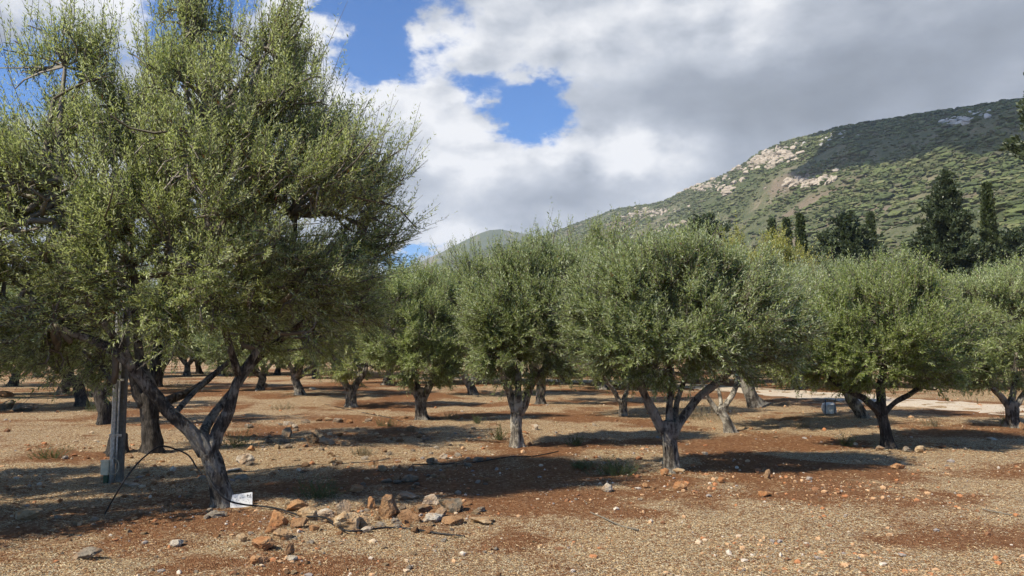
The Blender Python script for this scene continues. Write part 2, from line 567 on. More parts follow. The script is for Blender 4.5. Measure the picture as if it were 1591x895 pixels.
def crown_from(rng, lobes, limb_pts, ntip, nshoot, nleaf, L, W, up=0.55, slen=(0.18, 0.42), seed=0, shell=0.35, plume=0.0, centre=None, lumpy=0.17):
    """returns MBs (branches, stems, leaves). lobes: (centre3, radii3); limb_pts: (k,3) points of the limbs"""
    cs = np.array([l[0] for l in lobes])
    rs = np.array([l[1] for l in lobes])
    vol = rs.prod(1) ** 0.85
    pick = rng.choice(len(lobes), ntip, p=vol / vol.sum())
    d = norm(rng.normal(size=(ntip, 3)))
    rr = shell + (1 - shell) * rng.uniform(0, 1, ntip) ** 0.55
    lump = 1 + lumpy * fbm(d * 2.6 + pick[:, None] * 7.7, 3, seed)
    tips = cs[pick] + d * rs[pick] * (rr * lump)[:, None]
    C = (cs * vol[:, None]).sum(0) / vol.sum() if centre is None else np.asarray(centre)
    # second-order nodes
    k2 = max(6, ntip // 9)
    idx = rng.choice(ntip, k2, replace=False)
    near = limb_pts[np.argmin(np.linalg.norm(tips[idx][:, None] - limb_pts[None], axis=2) + rng.uniform(0, .3, (k2, len(limb_pts))), axis=1)]
    nodes = near + (tips[idx] - near) * rng.uniform(0.5, 0.72, (k2, 1)) + rng.normal(size=(k2, 3)) * 0.05
    br = MB()
    H = np.ptp(tips[:, 2]) + 0.01
    sc = H / 3.0
    for a, b in zip(near, nodes):
        m = (a + b) / 2 + np.array([0, 0, -0.06]) * sc + rng.normal(size=3) * 0.06 * sc
        br.tube(smooth_path([a, m, b], 5), np.linspace(0.028, 0.013, 5) * sc, 5, cap=False)
    ni = np.argmin(np.linalg.norm(tips[:, None] - nodes[None], axis=2), axis=1)
    for i in range(ntip):
        a, b = nodes[ni[i]], tips[i]
        m = (a + b) / 2 + rng.normal(size=3) * 0.05 * sc + np.array([0, 0, 0.03])
        br.tube(smooth_path([a, m, b], 4), np.linspace(0.012, 0.005, 4) * sc, 3, cap=False)
    rep = np.repeat(np.arange(ntip), nshoot)
    S = len(rep)
    f = rng.uniform(0.35, 1.0, (S, 1))
    base = nodes[ni[rep]] * (1 - f) + tips[rep] * f + rng.normal(size=(S, 3)) * 0.035 * sc
    out = norm(base - (C - np.array([0, 0, 0.25 * H])))
    dirs = norm(out * 0.75 + np.array([0, 0, 1.0]) * up * np.clip(-0.45 + 1.5 * ((base[:, 2:] - C[2]) / H + 0.5), -0.5, 1) + norm(rng.normal(size=(S, 3))) * 0.55)
    ln = rng.uniform(slen[0], slen[1], S)
    if plume:
        top = (f[:, 0] > 0.8) & (base[:, 2] > C[2] - 0.1 * H) & (rng.uniform(0, 1, S) < plume)
        ln[top] *= rng.uniform(1.3, 2.1, top.sum())
        dirs[top] = norm(dirs[top] + np.array([0.0, 0, 0.5]))
    st = MB()
    shoot_stems(st, base, dirs, ln, 0.0035 * max(1, L / 0.055))
    lv = MB()
    leaves(lv, rng, base, dirs, ln, nleaf, L, W)
    return br, st, lv


def build_tree(name, base, trunk, limbs, lobes, rng, leafmat, bark, ntip, nshoot, nleaf, L, W, seed=0, up=0.55, slen=(0.18, 0.42), sides=18, flare=0.16, shell=0.5, flute=0.17, plume=0.10):
    """all coordinates world; trunk/limbs rows (x,y,z,r)"""
    base = np.asarray(base, float)
    o = bpy.data.objects.new(name, None)
    COL.objects.link(o)
    o.location = base
    o.empty_display_size = 0.3
    tb = MB()
    tp = smooth_path(trunk, 22 if sides > 10 else 10)
    tb.tube(tp[:, :3] - base, tp[:, 3], sides, flute, seed + 1, flare, 5, 0.22)
    lp = []
    for k, l in enumerate(limbs):
        p = smooth_path(l, 18 if sides > 10 else 8)
        w = fbm(np.c_[p[:, :3] * 2.0] + k * 5.0, 2, seed) * 0.6
        p[2:, 0] += (w * p[:, 3] * 0.9)[2:]
        p[2:, 1] += (fbm(p[:, :3] * 2.0 + 40 + k, 2, seed) * p[:, 3] * 0.5)[2:]
        tb.tube(p[:, :3] - base, p[:, 3], max(7, sides - 6), flute * 0.8, seed + 5 + k, 0, 4, 0.2)
        lp.append(p[len(p) // 3:, :3] - base)
    tb.build('trunk', bark, o, True)
    lob = [(np.asarray(c) - base, np.asarray(r)) for c, r in lobes]
    br, st, lv = crown_from(rng, lob, np.concatenate(lp), ntip, nshoot, nleaf, L, W, up, slen, seed, shell, plume, None, 0.27 if plume > 0.2 else 0.17)
    n1 = br.n
    br.add(np.concatenate(st.v), np.concatenate(st.q))
    br.build('branches', M['twig'], o, True)
    lv.build('crown', leafmat, o)
    return o


def olive_px(name, base_uv, trunk, limbs, lobes, leafmat, bark, seed, ntip=330, nshoot=12, nleaf=22, L=0.055, W=0.012, Y=None, **kw):
    """trunk rows (u,v,dy,r); limbs likewise; lobes (u,v,ru,rv,dy,depth factor)"""
    rng = np.random.default_rng(seed)
    b = at(*base_uv) if Y is None else px(base_uv[0], base_uv[1], Y)
    if Y is not None:
        b[2] = float(gz(b[0], b[1]))
    D = b[1]

    def row(r):
        p = px(r[0], r[1], D + r[2])
        return [p[0], p[1], p[2], r[3] * 0.78]
    tr = [[b[0], b[1], b[2] - 0.06, trunk[0][3] * 0.74]] + [row(r) for r in trunk[1:]]
    lm = [[row(r) for r in l] for l in limbs]
    lo = []
    for (u, v, ru, rv, dy, dp) in lobes:
        c = px(u, v, D + dy)
        k = (D + dy) / F
        lo.append((c, (ru * k * 1.2, 1.32 * dp * (ru * 0.6 + rv * 0.4) * k, rv * k * 1.12)))
    return build_tree(name, b, tr, lm, lo, rng, leafmat, bark, ntip, nshoot, nleaf, L, W, seed, **kw)


def copy_tree(o, loc, rz=0.0, s=1.0, sz=None):
    c = o.copy()
    COL.objects.link(c)
    c.location = loc
    c.rotation_euler = (0, 0, rz)
    c.scale = (s, s, sz or s)
    for ch in list(o.children):
        d = ch.copy()
        COL.objects.link(d)
        d.parent = c
    return c


# ------------------------------------------------------------------ the ground
def axis(parts):
    out = []
    for a, b, s in parts:
        out.append(np.arange(a, b, s))
    out.append([parts[-1][1]])
    return np.concatenate(out)


def geo_axis(a, b, n):
    return np.geomspace(a, b, n)


xs = np.concatenate([-geo_axis(40, 6000, 24)[::-1], axis([(-38, -9, 0.6), (-9, 9, 0.1), (9, 38, 0.6)]), geo_axis(40, 6000, 24)])
ys = np.concatenate([-geo_axis(3, 3000, 20)[::-1], axis([(-2, 5, 0.4), (5, 15, 0.1), (15, 30, 0.3), (30, 60, 0.8)]), geo_axis(62, 7000, 26)])
RED = [(1010, 690, 190, 22), (770, 790, 150, 30), (450, 752, 110, 20), (700, 638, 70, 9), (1250, 688, 130, 10), (1200, 730, 190, 20), (1420, 838, 130, 13), (1500, 770, 110, 9), (560, 600, 90, 9), (650, 612, 60, 8), (880, 655, 120, 9), (520, 660, 120, 12), (300, 610, 120, 8), (1180, 600, 130, 8), (1060, 610, 120, 8), (620, 700, 90, 12), (1045, 748, 70, 8), (1000, 800, 120, 7)]  # bare red soil, also darkening a band left of centre as tree shade
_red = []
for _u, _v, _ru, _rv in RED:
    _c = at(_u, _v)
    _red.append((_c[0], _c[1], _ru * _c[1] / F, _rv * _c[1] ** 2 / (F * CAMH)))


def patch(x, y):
    """1 where litter and stones gather, 0 on the red patches of bare soil and painted tree shade"""
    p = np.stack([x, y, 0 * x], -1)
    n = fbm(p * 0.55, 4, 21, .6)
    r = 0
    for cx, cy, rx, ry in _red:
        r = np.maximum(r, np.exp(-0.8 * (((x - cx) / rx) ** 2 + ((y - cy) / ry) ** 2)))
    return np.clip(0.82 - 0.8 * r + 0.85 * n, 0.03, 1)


GX, GY = np.meshgrid(xs, ys)
GV = np.stack([GX, GY, gz(GX, GY)], -1).reshape(-1, 3)
nx, ny = len(xs), len(ys)
ii = (np.arange(ny - 1)[:, None] * nx + np.arange(nx - 1)[None]).reshape(-1)
gq = np.stack([ii, ii + 1, ii + nx + 1, ii + nx], -1)
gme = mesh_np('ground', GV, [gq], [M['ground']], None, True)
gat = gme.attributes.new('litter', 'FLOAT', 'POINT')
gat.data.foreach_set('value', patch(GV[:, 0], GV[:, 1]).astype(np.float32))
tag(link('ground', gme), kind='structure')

# pale gravel track crossing behind the front row, on the right
tb = MB()
N = 90
tt = np.linspace(0, 1, N)
cl = smooth_path([(-8, 52), (-1, 50), (5, 45), (9.5, 38.5), (12, 32), (13.3, 27), (15.5, 22.5), (20, 19), (28, 16.5), (40, 15)], N)
nrm = np.gradient(cl, axis=0)
nrm = np.stack([-nrm[:, 1], nrm[:, 0]], -1) / np.linalg.norm(nrm, axis=1)[:, None]
wd = 1.9 + 0.2 * np.sin(tt * 31) + 0.15 * np.sin(tt * 67 + 1)
cols = np.linspace(-1, 1, 9)
V = []
for i in range(N):
    for c in cols:
        x, y = cl[i] + nrm[i] * (c * wd[i] + 0.12 * math.sin(i * 1.7 + c * 9))
        V.append((x, y, float(gz(x, y)) + 0.012 - 0.006 * abs(c)))
ii = (np.arange(N - 1)[:, None] * 9 + np.arange(8)[None]).reshape(-1)
tb.add(np.array(V), np.stack([ii, ii + 1, ii + 10, ii + 9], -1)[:, ::-1])
tag(tb.build('track', M['track'], None, True), kind='structure')


def screen_scatter(rng, n, u0=-150, u1=1740, v0=578, v1=930, power=1.0):
    u = rng.uniform(u0, u1, n)
    v = v0 + (v1 - v0) * rng.uniform(0, 1, n) ** power
    c, s = math.cos(PITCH), math.sin(PITCH)
    zz = -(v - CY) / F
    dx, dy, dz = (u - CX) / F, c - zz * s, s + zz * c
    t = CAMH / -dz
    x, y = dx * t, dy * t
    return x, y


rng = np.random.default_rng(11)
# gravel: distorted small stones, one sheet of stuff
n = 24000
x, y = screen_scatter(rng, n)
keep = rng.uniform(0, 1, n) < np.clip(0.25 + 0.9 * vn(np.stack([x * 1.6, y * 1.6, 0 * x], -1), 91) + 0.5 * vn(np.stack([x * .5, y * .5, 0 * x], -1), 92), .05, 1)
x, y = x[keep], y[keep]
n = len(x)
bv, bf = ICO[1]
s = 0.005 + 0.008 * rng.pareto(2.4, n)
s = np.clip(s, 0.005, 0.034) * np.clip(y / 9, 0.8, 1.6)
sc = s[:, None] * rng.uniform(0.6, 1.3, (n, 3)) * np.array([1.1, 1.1, 0.75])
V = bv[None] * (1 + rng.uniform(-.28, .28, (n, len(bv), 1))) * sc[:, None]
a = rng.uniform(0, 6.28, n)
ca, sa = np.cos(a)[:, None], np.sin(a)[:, None]
V = np.stack([V[..., 0] * ca - V[..., 1] * sa, V[..., 0] * sa + V[..., 1] * ca, V[..., 2]], -1)
V += np.stack([x, y, gz(x, y) + s * 0.25], -1)[:, None]
g = MB()
g.add(V.reshape(-1, 3), None, (np.arange(n)[:, None, None] * len(bv) + bf[None]).reshape(-1, 3))
tag(g.build('gravel', M['pebble']), 'small tan and rust coloured stones strewn over the orchard floor', 'gravel', kind='stuff')

# dead olive leaves and straw
n = 230000
x, y = screen_scatter(rng, n)
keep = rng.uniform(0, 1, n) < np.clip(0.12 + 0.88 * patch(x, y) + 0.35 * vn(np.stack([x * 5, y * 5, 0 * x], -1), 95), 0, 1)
x, y = x[keep], y[keep]
n = len(x)
L = rng.uniform(0.012, 0.042, n) * np.clip(y / 10, 0.85, 1.6)
W = L * rng.uniform(0.10, 0.26, n)
a = rng.uniform(0, 6.28, n)
d = np.stack([np.cos(a), np.sin(a), rng.normal(0, .22, n)], -1)
d = norm(d)
w = norm(np.cross(d, np.array([0, 0, 1.0]) + rng.normal(0, .35, (n, 3))))
P = np.stack([x, y, gz(x, y) + 0.006 + L * np.abs(d[:, 2]) * 0.5 + rng.uniform(0, .006, n)], -1)
V = np.stack([P - d * L[:, None] * .5, P + w * W[:, None] * .5, P + d * L[:, None] * .5 + np.array([0, 0, .004]), P - w * W[:, None] * .5], 1)
g = MB()
g.add(V.reshape(-1, 3), np.arange(n * 4).reshape(-1, 4))
tag(g.build('leaf_litter', M['litter']), 'dry straw coloured leaf litter covering the red soil', 'leaf litter', kind='stuff')

# ------------------------------------------------------------------ hills
def az_of(u):
    return math.atan((u - CX) / F)


def el_of(u, v):
    d = ray(u, v)
    return math.atan2(d[2], math.hypot(d[0], d[1]))


class Hill:
    def __init__(s, sky, foot, ridge, seed, amp):
        s.az = np.array([math.atan2(ray(u, v)[0], ray(u, v)[1]) for u, v in sky])
        s.el = np.array([el_of(u, v) for u, v in sky])
        s.fa = np.array([az_of(u) for u, _ in foot])
        s.fd = np.array([d for _, d in foot])
        s.ra = np.array([az_of(u) for u, _ in ridge])
        s.rd = np.array([d for _, d in ridge])
        s.seed, s.amp = seed, amp

    def pos(s, a, t):
        el = np.interp(a, s.az, s.el)
        df = np.interp(a, s.fa, s.fd)
        dr = np.interp(a, s.ra, s.rd)
        H = CAMH + dr * np.tan(el)
        d = df + (dr - df) * t
        tt = np.clip(t, 0, 1)
        sm = tt * tt * (3 - 2 * tt)
        h = H * (0.75 * tt ** 1.05 + 0.25 * sm)
        h = np.where(t > 1, H * (1 - 0.9 * (t - 1) - 0.6 * (t - 1) ** 2), h)
        x, y = d * np.sin(a), d * np.cos(a)
        p = np.stack([x, y, 0 * x], -1)
        w = np.clip(t * 5, 0, 1) * (0.08 + 0.92 * np.clip(np.abs(1 - t) * 2.2, 0, 1) ** 1.3)
        z = h + w * s.amp * (fbm(p * 0.0045, 5, s.seed) + 0.25 * fbm(p * 0.03, 3, s.seed + 3))
        return np.stack([x, y, z - 2 * (t < 0.001)], -1)

    def find(s, u, v):
        d = ray(u, v)
        a = math.atan2(d[0], d[1])
        e = d[2] / math.hypot(d[0], d[1])
        t = np.linspace(0, 1, 1500)
        P = s.pos(np.full(1500, a), t)
        ee = (P[:, 2] - CAMH) / np.hypot(P[:, 0], P[:, 1])
        k = np.argmax(ee >= e) if (ee >= e).any() else 1499
        return a, t[k], P[k]

    def build(s, name, mat, a0, a1, na, nt):
        A, T = np.meshgrid(np.linspace(a0, a1, na), np.concatenate([np.linspace(0, 1, nt), np.linspace(1.02, 1.6, 12)]))
        V = s.pos(A, T).reshape(-1, 3)
        k = T.shape[0]
        ii = (np.arange(k - 1)[:, None] * na + np.arange(na - 1)[None]).reshape(-1)
        q = np.stack([ii, ii + 1, ii + na + 1, ii + na], -1)
        return tag(link(name, mesh_np(name, V, [q], [mat], None, True)), kind='structure')


near_hill = Hill(
    [(500, 470), (640, 425), (720, 396), (790, 378), (850, 364), (900, 345), (950, 326), (1000, 317), (1030, 312), (1060, 297), (1100, 281), (1140, 264), (1180, 238), (1215, 222), (1260, 211), (1300, 199), (1340, 192), (1400, 184), (1450, 176), (1500, 168), (1560, 158), (1600, 156), (1800, 170), (2600, 300)],
    [(500, 1500), (640, 1250), (850, 700), (1050, 420), (1250, 270), (1591, 180), (2600, 160)],
    [(500, 2800), (640, 2500), (850, 2000), (1050, 1500), (1200, 1250), (1400, 1050), (1591, 950), (2600, 900)], 5, 20)
near_hill.build('hill', M['hill'], az_of(520), az_of(2500), 420, 190)
far_hill = Hill(
    [(300, 520), (560, 442), (600, 428), (640, 412), (680, 395), (720, 375), (745, 363), (760, 358), (778, 356.5), (800, 360), (830, 367), (860, 374), (1000, 410), (1200, 440)],
    [(300, 2500), (1200, 2500)], [(300, 3300), (1200, 3300)], 9, 22)
far_hill.build('far_hill', M['hill'], az_of(300), az_of(1200), 260, 70)

# evergreen scrub on the slope
rng = np.random.default_rng(31)
n = 95000
A = np.arctan((rng.uniform(600, 1900, n) - CX) / F)
T = rng.uniform(0, 1, n) ** 0.8 * 1.0
P = near_hill.pos(A, T)
dens = 0.62 + 0.9 * fbm(P * np.array([0.02, 0.02, 0.0]), 3, 41)
keep = rng.uniform(0, 1, n) < np.clip(dens, 0.1, 1)
P, T = P[keep], T[keep]
n = len(P)
D = np.hypot(P[:, 0], P[:, 1])
size = np.clip(rng.lognormal(0.25, 0.5, n), 0.5, 3.8) * np.where(D < 450, 0.8, 1.0)
g = MB()
for sub, sel in ((2, D < 560), (1, D >= 560)):
    bv, bf = ICO[sub]
    k = int(sel.sum())
    V = bv[None] * (1 + rng.uniform(-.3, .3, (k, len(bv), 1)))
    V = V * (size[sel][:, None, None] * np.stack([rng.uniform(0.85, 1.4, k), rng.uniform(0.85, 1.4, k), rng.uniform(0.3, 0.6, k)], -1)[:, None])
    V = V + (P[sel] + np.array([0, 0, 0.3]) * size[sel][:, None])[:, None]
    g.add(V.reshape(-1, 3), None, (np.arange(k)[:, None, None] * len(bv) + bf[None]).reshape(-1, 3))
tag(g.build('hillside_scrub', M['scrub']), 'green evergreen scrub covering the hillside', 'scrub', kind='stuff')

# pale cliffs and ledges breaking through the scrub
outcrops = [
    ('broad tan cliff band high on the hill below its shoulder', 1192, 250, 44, 13, 85, 'cliff', 5.0),
    ('tan rocky ledge running down the skyline left of the cliff band', 1085, 291, 40, 9, 50, 'cliff', 4.0),
    ('reddish tan ledge in the middle of the slope under the cliff band', 1252, 285, 46, 8, 60, 'cliff', 3.2),
    ('small tan crag on the slope under the skyline ledge', 1128, 297, 12, 7, 16, 'cliff', 4.0),
    ('long low tan ledge at the left foot of the hill', 1005, 332, 48, 6, 46, 'cliff', 4.0),
    ('low tan scar just above the olive crowns beside the dark conifer', 1048, 352, 18, 4, 14, 'cliff', 3.0),
    ('pale grey ledge in the shaded top of the hill', 1492, 189, 26, 4, 26, 'cliff_grey', 3.4),
    ('pale grey boulders near the hilltop right of the grey ledge', 1522, 177, 12, 4, 10, 'cliff_grey', 3.0),
    ('scattered pale rocks along the sunlit top edge of the hill', 1285, 217, 34, 6, 20, 'cliff_grey', 2.6),
]
for lab, u, v, ru, rv, cnt, mat, sz in outcrops:
    g = MB()
    bv, bf = ICO[2]
    c0 = near_hill.find(u, v)[2]
    for _ in range(int(cnt * 1.5)):
        q = rng.normal(size=2) * 0.55
        a, t, p = near_hill.find(u + q[0] * ru, v + q[1] * rv - q[0] * rv * 0.9)
        r = sz * rng.uniform(0.35, 1.1)
        V = bv * (1 + rng.uniform(-.3, .3, (len(bv), 1))) * np.array([rng.uniform(0.8, 2.0), 1.0, rng.uniform(0.6, 1.2)]) * r
        for _k in range(5):
            nn = norm(rng.normal(size=3))
            V = V - np.maximum(0, V @ nn - 0.6 * r)[:, None] * nn
        g.add(V + p - c0 + np.array([0, 0, 0.15 * r]), None, bf)
    tag(g.build('rock_outcrop', M[mat], None, False, c0), lab, 'rock outcrop', 'rock outcrops on the hillside', 'structure')

# unseen cloud above the frame, outlined so its shadow darkens the hilltop
edge = [(1300, 205), (1270, 240), (1225, 274), (1290, 266), (1350, 258), (1420, 248), (1500, 238), (1591, 224)]
Z = 760.0
loop = []
for u, v in edge:
    p = near_hill.find(u, v)[2]
    loop.append(p + SUN * ((Z - p[2]) / SUN[2]))
loop = np.array(loop)[:, :2]
hi = np.array([[loop[-1][0] + 300, loop[-1][1] + 20], [loop[-1][0] + 330, loop[-1][1] + 330], [loop[0][0] + 120, loop[0][1] + 260]])
loop = smooth_path(np.concatenate([loop, hi, loop[:1]]), 90)[:-1]
ctr = loop.mean(0)
V, k = [], len(loop)
rings = [(0.0, -14), (0.6, -14), (0.9, -9), (1.0, 0), (0.93, 18), (0.75, 46), (0.45, 70), (0.15, 84), (0.0, 88)]
for f, z in rings[1:-1]:
    q = ctr + (loop - ctr) * f
    e = np.c_[q, np.full(k, Z + z)]
    nz = fbm(e * 0.012, 3, 71)
    e[:, 2] += nz * (10 if z > 0 else 3)
    e[:, :2] += ((loop - ctr) / np.linalg.norm(loop - ctr, axis=1)[:, None]) * (nz * 9)[:, None]
    V.append(e)
nr = len(V)
V = np.concatenate(V + [[[*ctr, Z - 14]], [[*ctr, Z + 88]]])
g = MB()
i = np.arange(nr - 1)[:, None] * k
j = np.arange(k)[None]
jn = (j + 1) % k
q = np.stack([i + j, i + jn, i + k + jn, i + k + j], -1).reshape(-1, 4)
jj = np.arange(k)
tr = np.concatenate([np.stack([(jj + 1) % k, jj, np.full(k, nr * k)], -1), np.stack([(nr - 1) * k + jj, (nr - 1) * k + (jj + 1) % k, np.full(k, nr * k + 1)], -1)])
g.add(V, q, tr)
tag(g.build('cloud', cloud_material(), None, True), kind='structure')

# ------------------------------------------------------------------ the olive trees
ORCH = 'olive trees of the orchard'
o = olive_px('olive_tree', (350, 785),
             [(350, 785, 0, 0.1404), (342, 755, 0, 0.1170), (330, 720, 0, 0.1092), (318, 692, .0, 0.1053), (310, 675, 0, 0.0936)],
             [[(318, 705, 0, 0.1014), (296, 672, -.05, 0.0936), (262, 640, -.1, 0.0819), (235, 600, -.15, 0.0780), (205, 565, -.25, 0.0702), (160, 535, -.35, 0.0585), (100, 512, -.45, 0.0429), (50, 480, -.5, 0.0273)],
              [(325, 712, 0, 0.0936), (332, 680, .05, 0.0897), (352, 640, .1, 0.0780), (370, 590, .15, 0.0702), (400, 545, .2, 0.0585), (425, 490, .25, 0.0468), (450, 420, .3, 0.0351), (460, 330, .3, 0.0234)],
              [(318, 700, 0, 0.0780), (322, 660, .3, 0.0663), (360, 612, .6, 0.0585), (400, 560, .9, 0.0468), (470, 500, 1.0, 0.0351), (540, 430, 1.0, 0.0234)],
              [(235, 600, -.15, 0.0624), (215, 540, 0, 0.0546), (205, 440, .1, 0.0429), (190, 370, .1, 0.0312), (184, 300, .1, 0.0195)],
              [(372, 585, .15, 0.0546), (352, 520, -.2, 0.0468), (330, 420, -.4, 0.0351), (320, 300, -.4, 0.0273), (330, 180, -.3, 0.0156)],
              [(205, 565, -.25, 0.0468), (150, 480, -.5, 0.0390), (110, 380, -.6, 0.0312), (90, 260, -.5, 0.0234)],
              [(270, 645, -.1, 0.0468), (300, 610, .5, 0.0390), (340, 575, 1.0, 0.0312), (400, 520, 1.4, 0.0234)]],
             [(440, 330, 165, 150, .3, 1.05), (350, 200, 135, 120, .2, 1.05), (490, 362, 86, 105, .3, .9), (300, 390, 130, 120, -.5, .8), (165, 300, 88, 115, -.1, .85),
              (75, 330, 120, 150, -.3, .8), (130, 130, 46, 105, 0, .8), (400, 120, 66, 90, 0, .8), (268, 70, 34, 75, 0, .8), (38, 120, 24, 75, 0, .9), (315, 50, 40, 75, .2, .9), (455, 95, 34, 85, 0, .9), (505, 190, 38, 75, .2, .9), (150, 95, 32, 70, .1, .9), (205, 130, 34, 60, .1, .9), (40, 455, 95, 80, -.4, .8), (20, 535, 85, 60, -.3, .8), (110, 545, 75, 42, 0, .8), (540, 455, 66, 45, .3, .8), (-40, 380, 100, 110, -.3, .8), (-40, 250, 80, 100, 0, .8), (440, 470, 120, 70, .4, .8), (290, 490, 75, 50, -.6, .7), (195, 465, 55, 70, -.5, .6), (185, 370, 50, 70, -.6, .6)],
             M['olive'], M['bark'], 101, ntip=1400, nshoot=8, nleaf=24, L=0.068, W=0.0175, up=1.05, slen=(0.18, 0.48), shell=.58, plume=.4, sides=28, flare=0.22)
tag(o, 'largest olive tree, tall with two spreading limbs, in front of the metal post', 'olive tree', ORCH)

o = olive_px('olive_tree', (237, 703),
             [(237, 703, 0, .235), (236, 680, 0, .20), (232, 640, 0, .19), (225, 612, 0, .18)],
             [[(226, 630, 0, .14), (212, 590, -.1, .12), (195, 540, -.2, .1), (170, 460, -.2, .07), (150, 350, -.2, .04)],
              [(228, 622, 0, .13), (240, 570, .2, .11), (250, 500, .3, .09), (262, 400, .3, .06), (270, 280, .3, .03)],
              [(232, 640, 0, .11), (262, 622, .2, .09), (300, 605, .4, .08), (340, 575, .7, .06), (400, 520, .9, .035)]],
             [(250, 400, 130, 120, .2, .9), (180, 260, 110, 110, .2, .9), (300, 280, 110, 120, .2, .9), (120, 420, 90, 100, 0, .9), (370, 430, 100, 90, .4, .9), (430, 420, 110, 110, .6, 1), (480, 490, 75, 70, 1.4, 1)],
             M['olive'], M['bark_dark'], 102, ntip=480, nshoot=11, nleaf=18, L=0.075, W=0.017, sides=20)
tag(o, 'olive tree with a thick dark trunk standing just behind the metal post', 'olive tree', ORCH)

# central tree with three bare limbs
o = olive_px('olive_tree', (1044, 735),
             [(1044, 735, 0, .165), (1043, 718, 0, .125), (1041, 695, 0, .12), (1038, 672, 0, .125), (1038, 655, 0, .12)],
             [[(1037, 682, 0, .085), (1023, 655, -.05, .075), (1010, 630, -.1, .068), (998, 605, -.15, .06), (985, 570, -.2, .05), (960, 520, -.2, .03)],
              [(1041, 680, 0, .085), (1041, 640, .05, .075), (1043, 600, .1, .065), (1040, 550, .1, .05), (1030, 470, .1, .03)],
              [(1044, 680, 0, .09), (1062, 645, .05, .08), (1085, 618, .1, .07), (1112, 598, .15, .06), (1150, 560, .2, .05), (1180, 510, .2, .03)],
              [(1044, 670, 0, .06), (1055, 620, .35, .05), (1070, 570, .5, .045), (1090, 500, .5, .03)]],
             [(1050, 505, 126, 82, 0, .9), (1060, 452, 110, 64, 0, .85), (1160, 490, 85, 78, .1, .9), (960, 490, 72, 82, -.1, .9), (1085, 422, 60, 42, 0, .85), (985, 425, 52, 42, 0, .85), (1040, 545, 95, 36, -.2, 1), (1175, 545, 55, 34, 0, 1)],
             M['olive_grey'], M['bark'], 103, ntip=676, nshoot=11, nleaf=20, L=0.074, W=0.021, sides=26)
tag(o, 'round crowned olive tree with three bare limbs forking low, orange rocks at its foot', 'olive tree', ORCH)

o = olive_px('olive_tree', (804, 692),
             [(804, 692, 0, .175), (803, 676, 0, .135), (803, 650, 0, .135), (804, 628, 0, .15), (805, 615, 0, .14)],
             [[(801, 640, 0, .11), (793, 615, 0, .10), (784, 592, -.1, .085), (775, 560, -.2, .06), (765, 510, -.2, .035)],
              [(806, 640, 0, .09), (806, 600, .1, .07), (808, 560, .2, .06), (815, 490, .2, .035)],
              [(808, 645, 0, .10), (817, 617, 0, .09), (828, 595, .1, .08), (845, 572, .2, .06), (865, 520, .2, .035)]],
             [(815, 500, 72, 80, 0, 1), (845, 470, 62, 75, .1, 1), (785, 480, 52, 75, 0, 1), (830, 420, 55, 38, 0, 1), (870, 530, 42, 50, .1, 1), (800, 560, 60, 30, -.1, 1), (885, 440, 45, 50, .3, 1)],
             M['olive_grey'], M['bark_pale'], 104, ntip=559, nshoot=10, nleaf=19, L=0.078, W=0.0225, sides=24)
tag(o, 'olive tree whose straight lower trunk is bleached pale, dark bark above', 'olive tree', ORCH)

o = olive_px('olive_tree', (656, 655),
             [(656, 655, 0, .21), (655, 645, 0, .165), (654, 628, 0, .16), (654, 612, 0, .17), (656, 604, 0, .15)],
             [[(652, 622, 0, .10), (643, 608, 0, .09), (634, 592, -.1, .08), (622, 560, -.2, .06), (610, 510, -.2, .04)],
              [(655, 620, 0, .09), (648, 595, .1, .075), (646, 560, .2, .06), (655, 500, .2, .04)],
              [(658, 622, 0, .12), (664, 604, 0, .11), (674, 588, .1, .1), (690, 560, .2, .07), (710, 510, .2, .04)]],
             [(650, 510, 72, 72, 0, 1), (610, 500, 50, 65, 0, 1), (690, 520, 50, 65, .1, 1), (640, 450, 55, 35, 0, 1), (655, 565, 65, 26, -.1, 1)],
             M['olive_bright'], M['bark'], 105, ntip=520, nshoot=9, nleaf=18, L=0.086, W=0.025, sides=20)
tag(o, 'olive tree with short trunk splitting into a wide fork, left of the pale trunked one', 'olive tree', ORCH)

o = olive_px('olive_tree', (1379, 695),
             [(1379, 695, 0, .165), (1378, 683, 0, .135), (1374, 660, 0, .125), (1369, 640, 0, .13), (1367, 625, 0, .12)],
             [[(1368, 645, 0, .085), (1353, 628, -.1, .075), (1335, 615, -.2, .068), (1305, 600, -.3, .055), (1270, 570, -.3, .035)],
              [(1369, 640, 0, .095), (1369, 605, .1, .085), (1375, 560, .2, .065), (1385, 490, .2, .035)],
              [(1372, 645, 0, .07), (1390, 625, .1, .06), (1415, 612, .2, .055), (1440, 590, .3, .045), (1470, 540, .3, .03)]],
             [(1370, 510, 90, 80, 0, 1), (1300, 520, 72, 72, -.1, 1), (1440, 520, 65, 75, .1, 1), (1375, 448, 66, 42, 0, .9), (1250, 540, 50, 50, 0, 1), (1350, 560, 90, 32, -.2, 1), (1430, 562, 60, 28, 0, 1)],
             M['olive_bright'], M['bark_dark'], 106, ntip=650, nshoot=10, nleaf=19, L=0.076, W=0.022, sides=24)
tag(o, 'wide dark trunked olive tree on the right with stones round its foot', 'olive tree', ORCH)

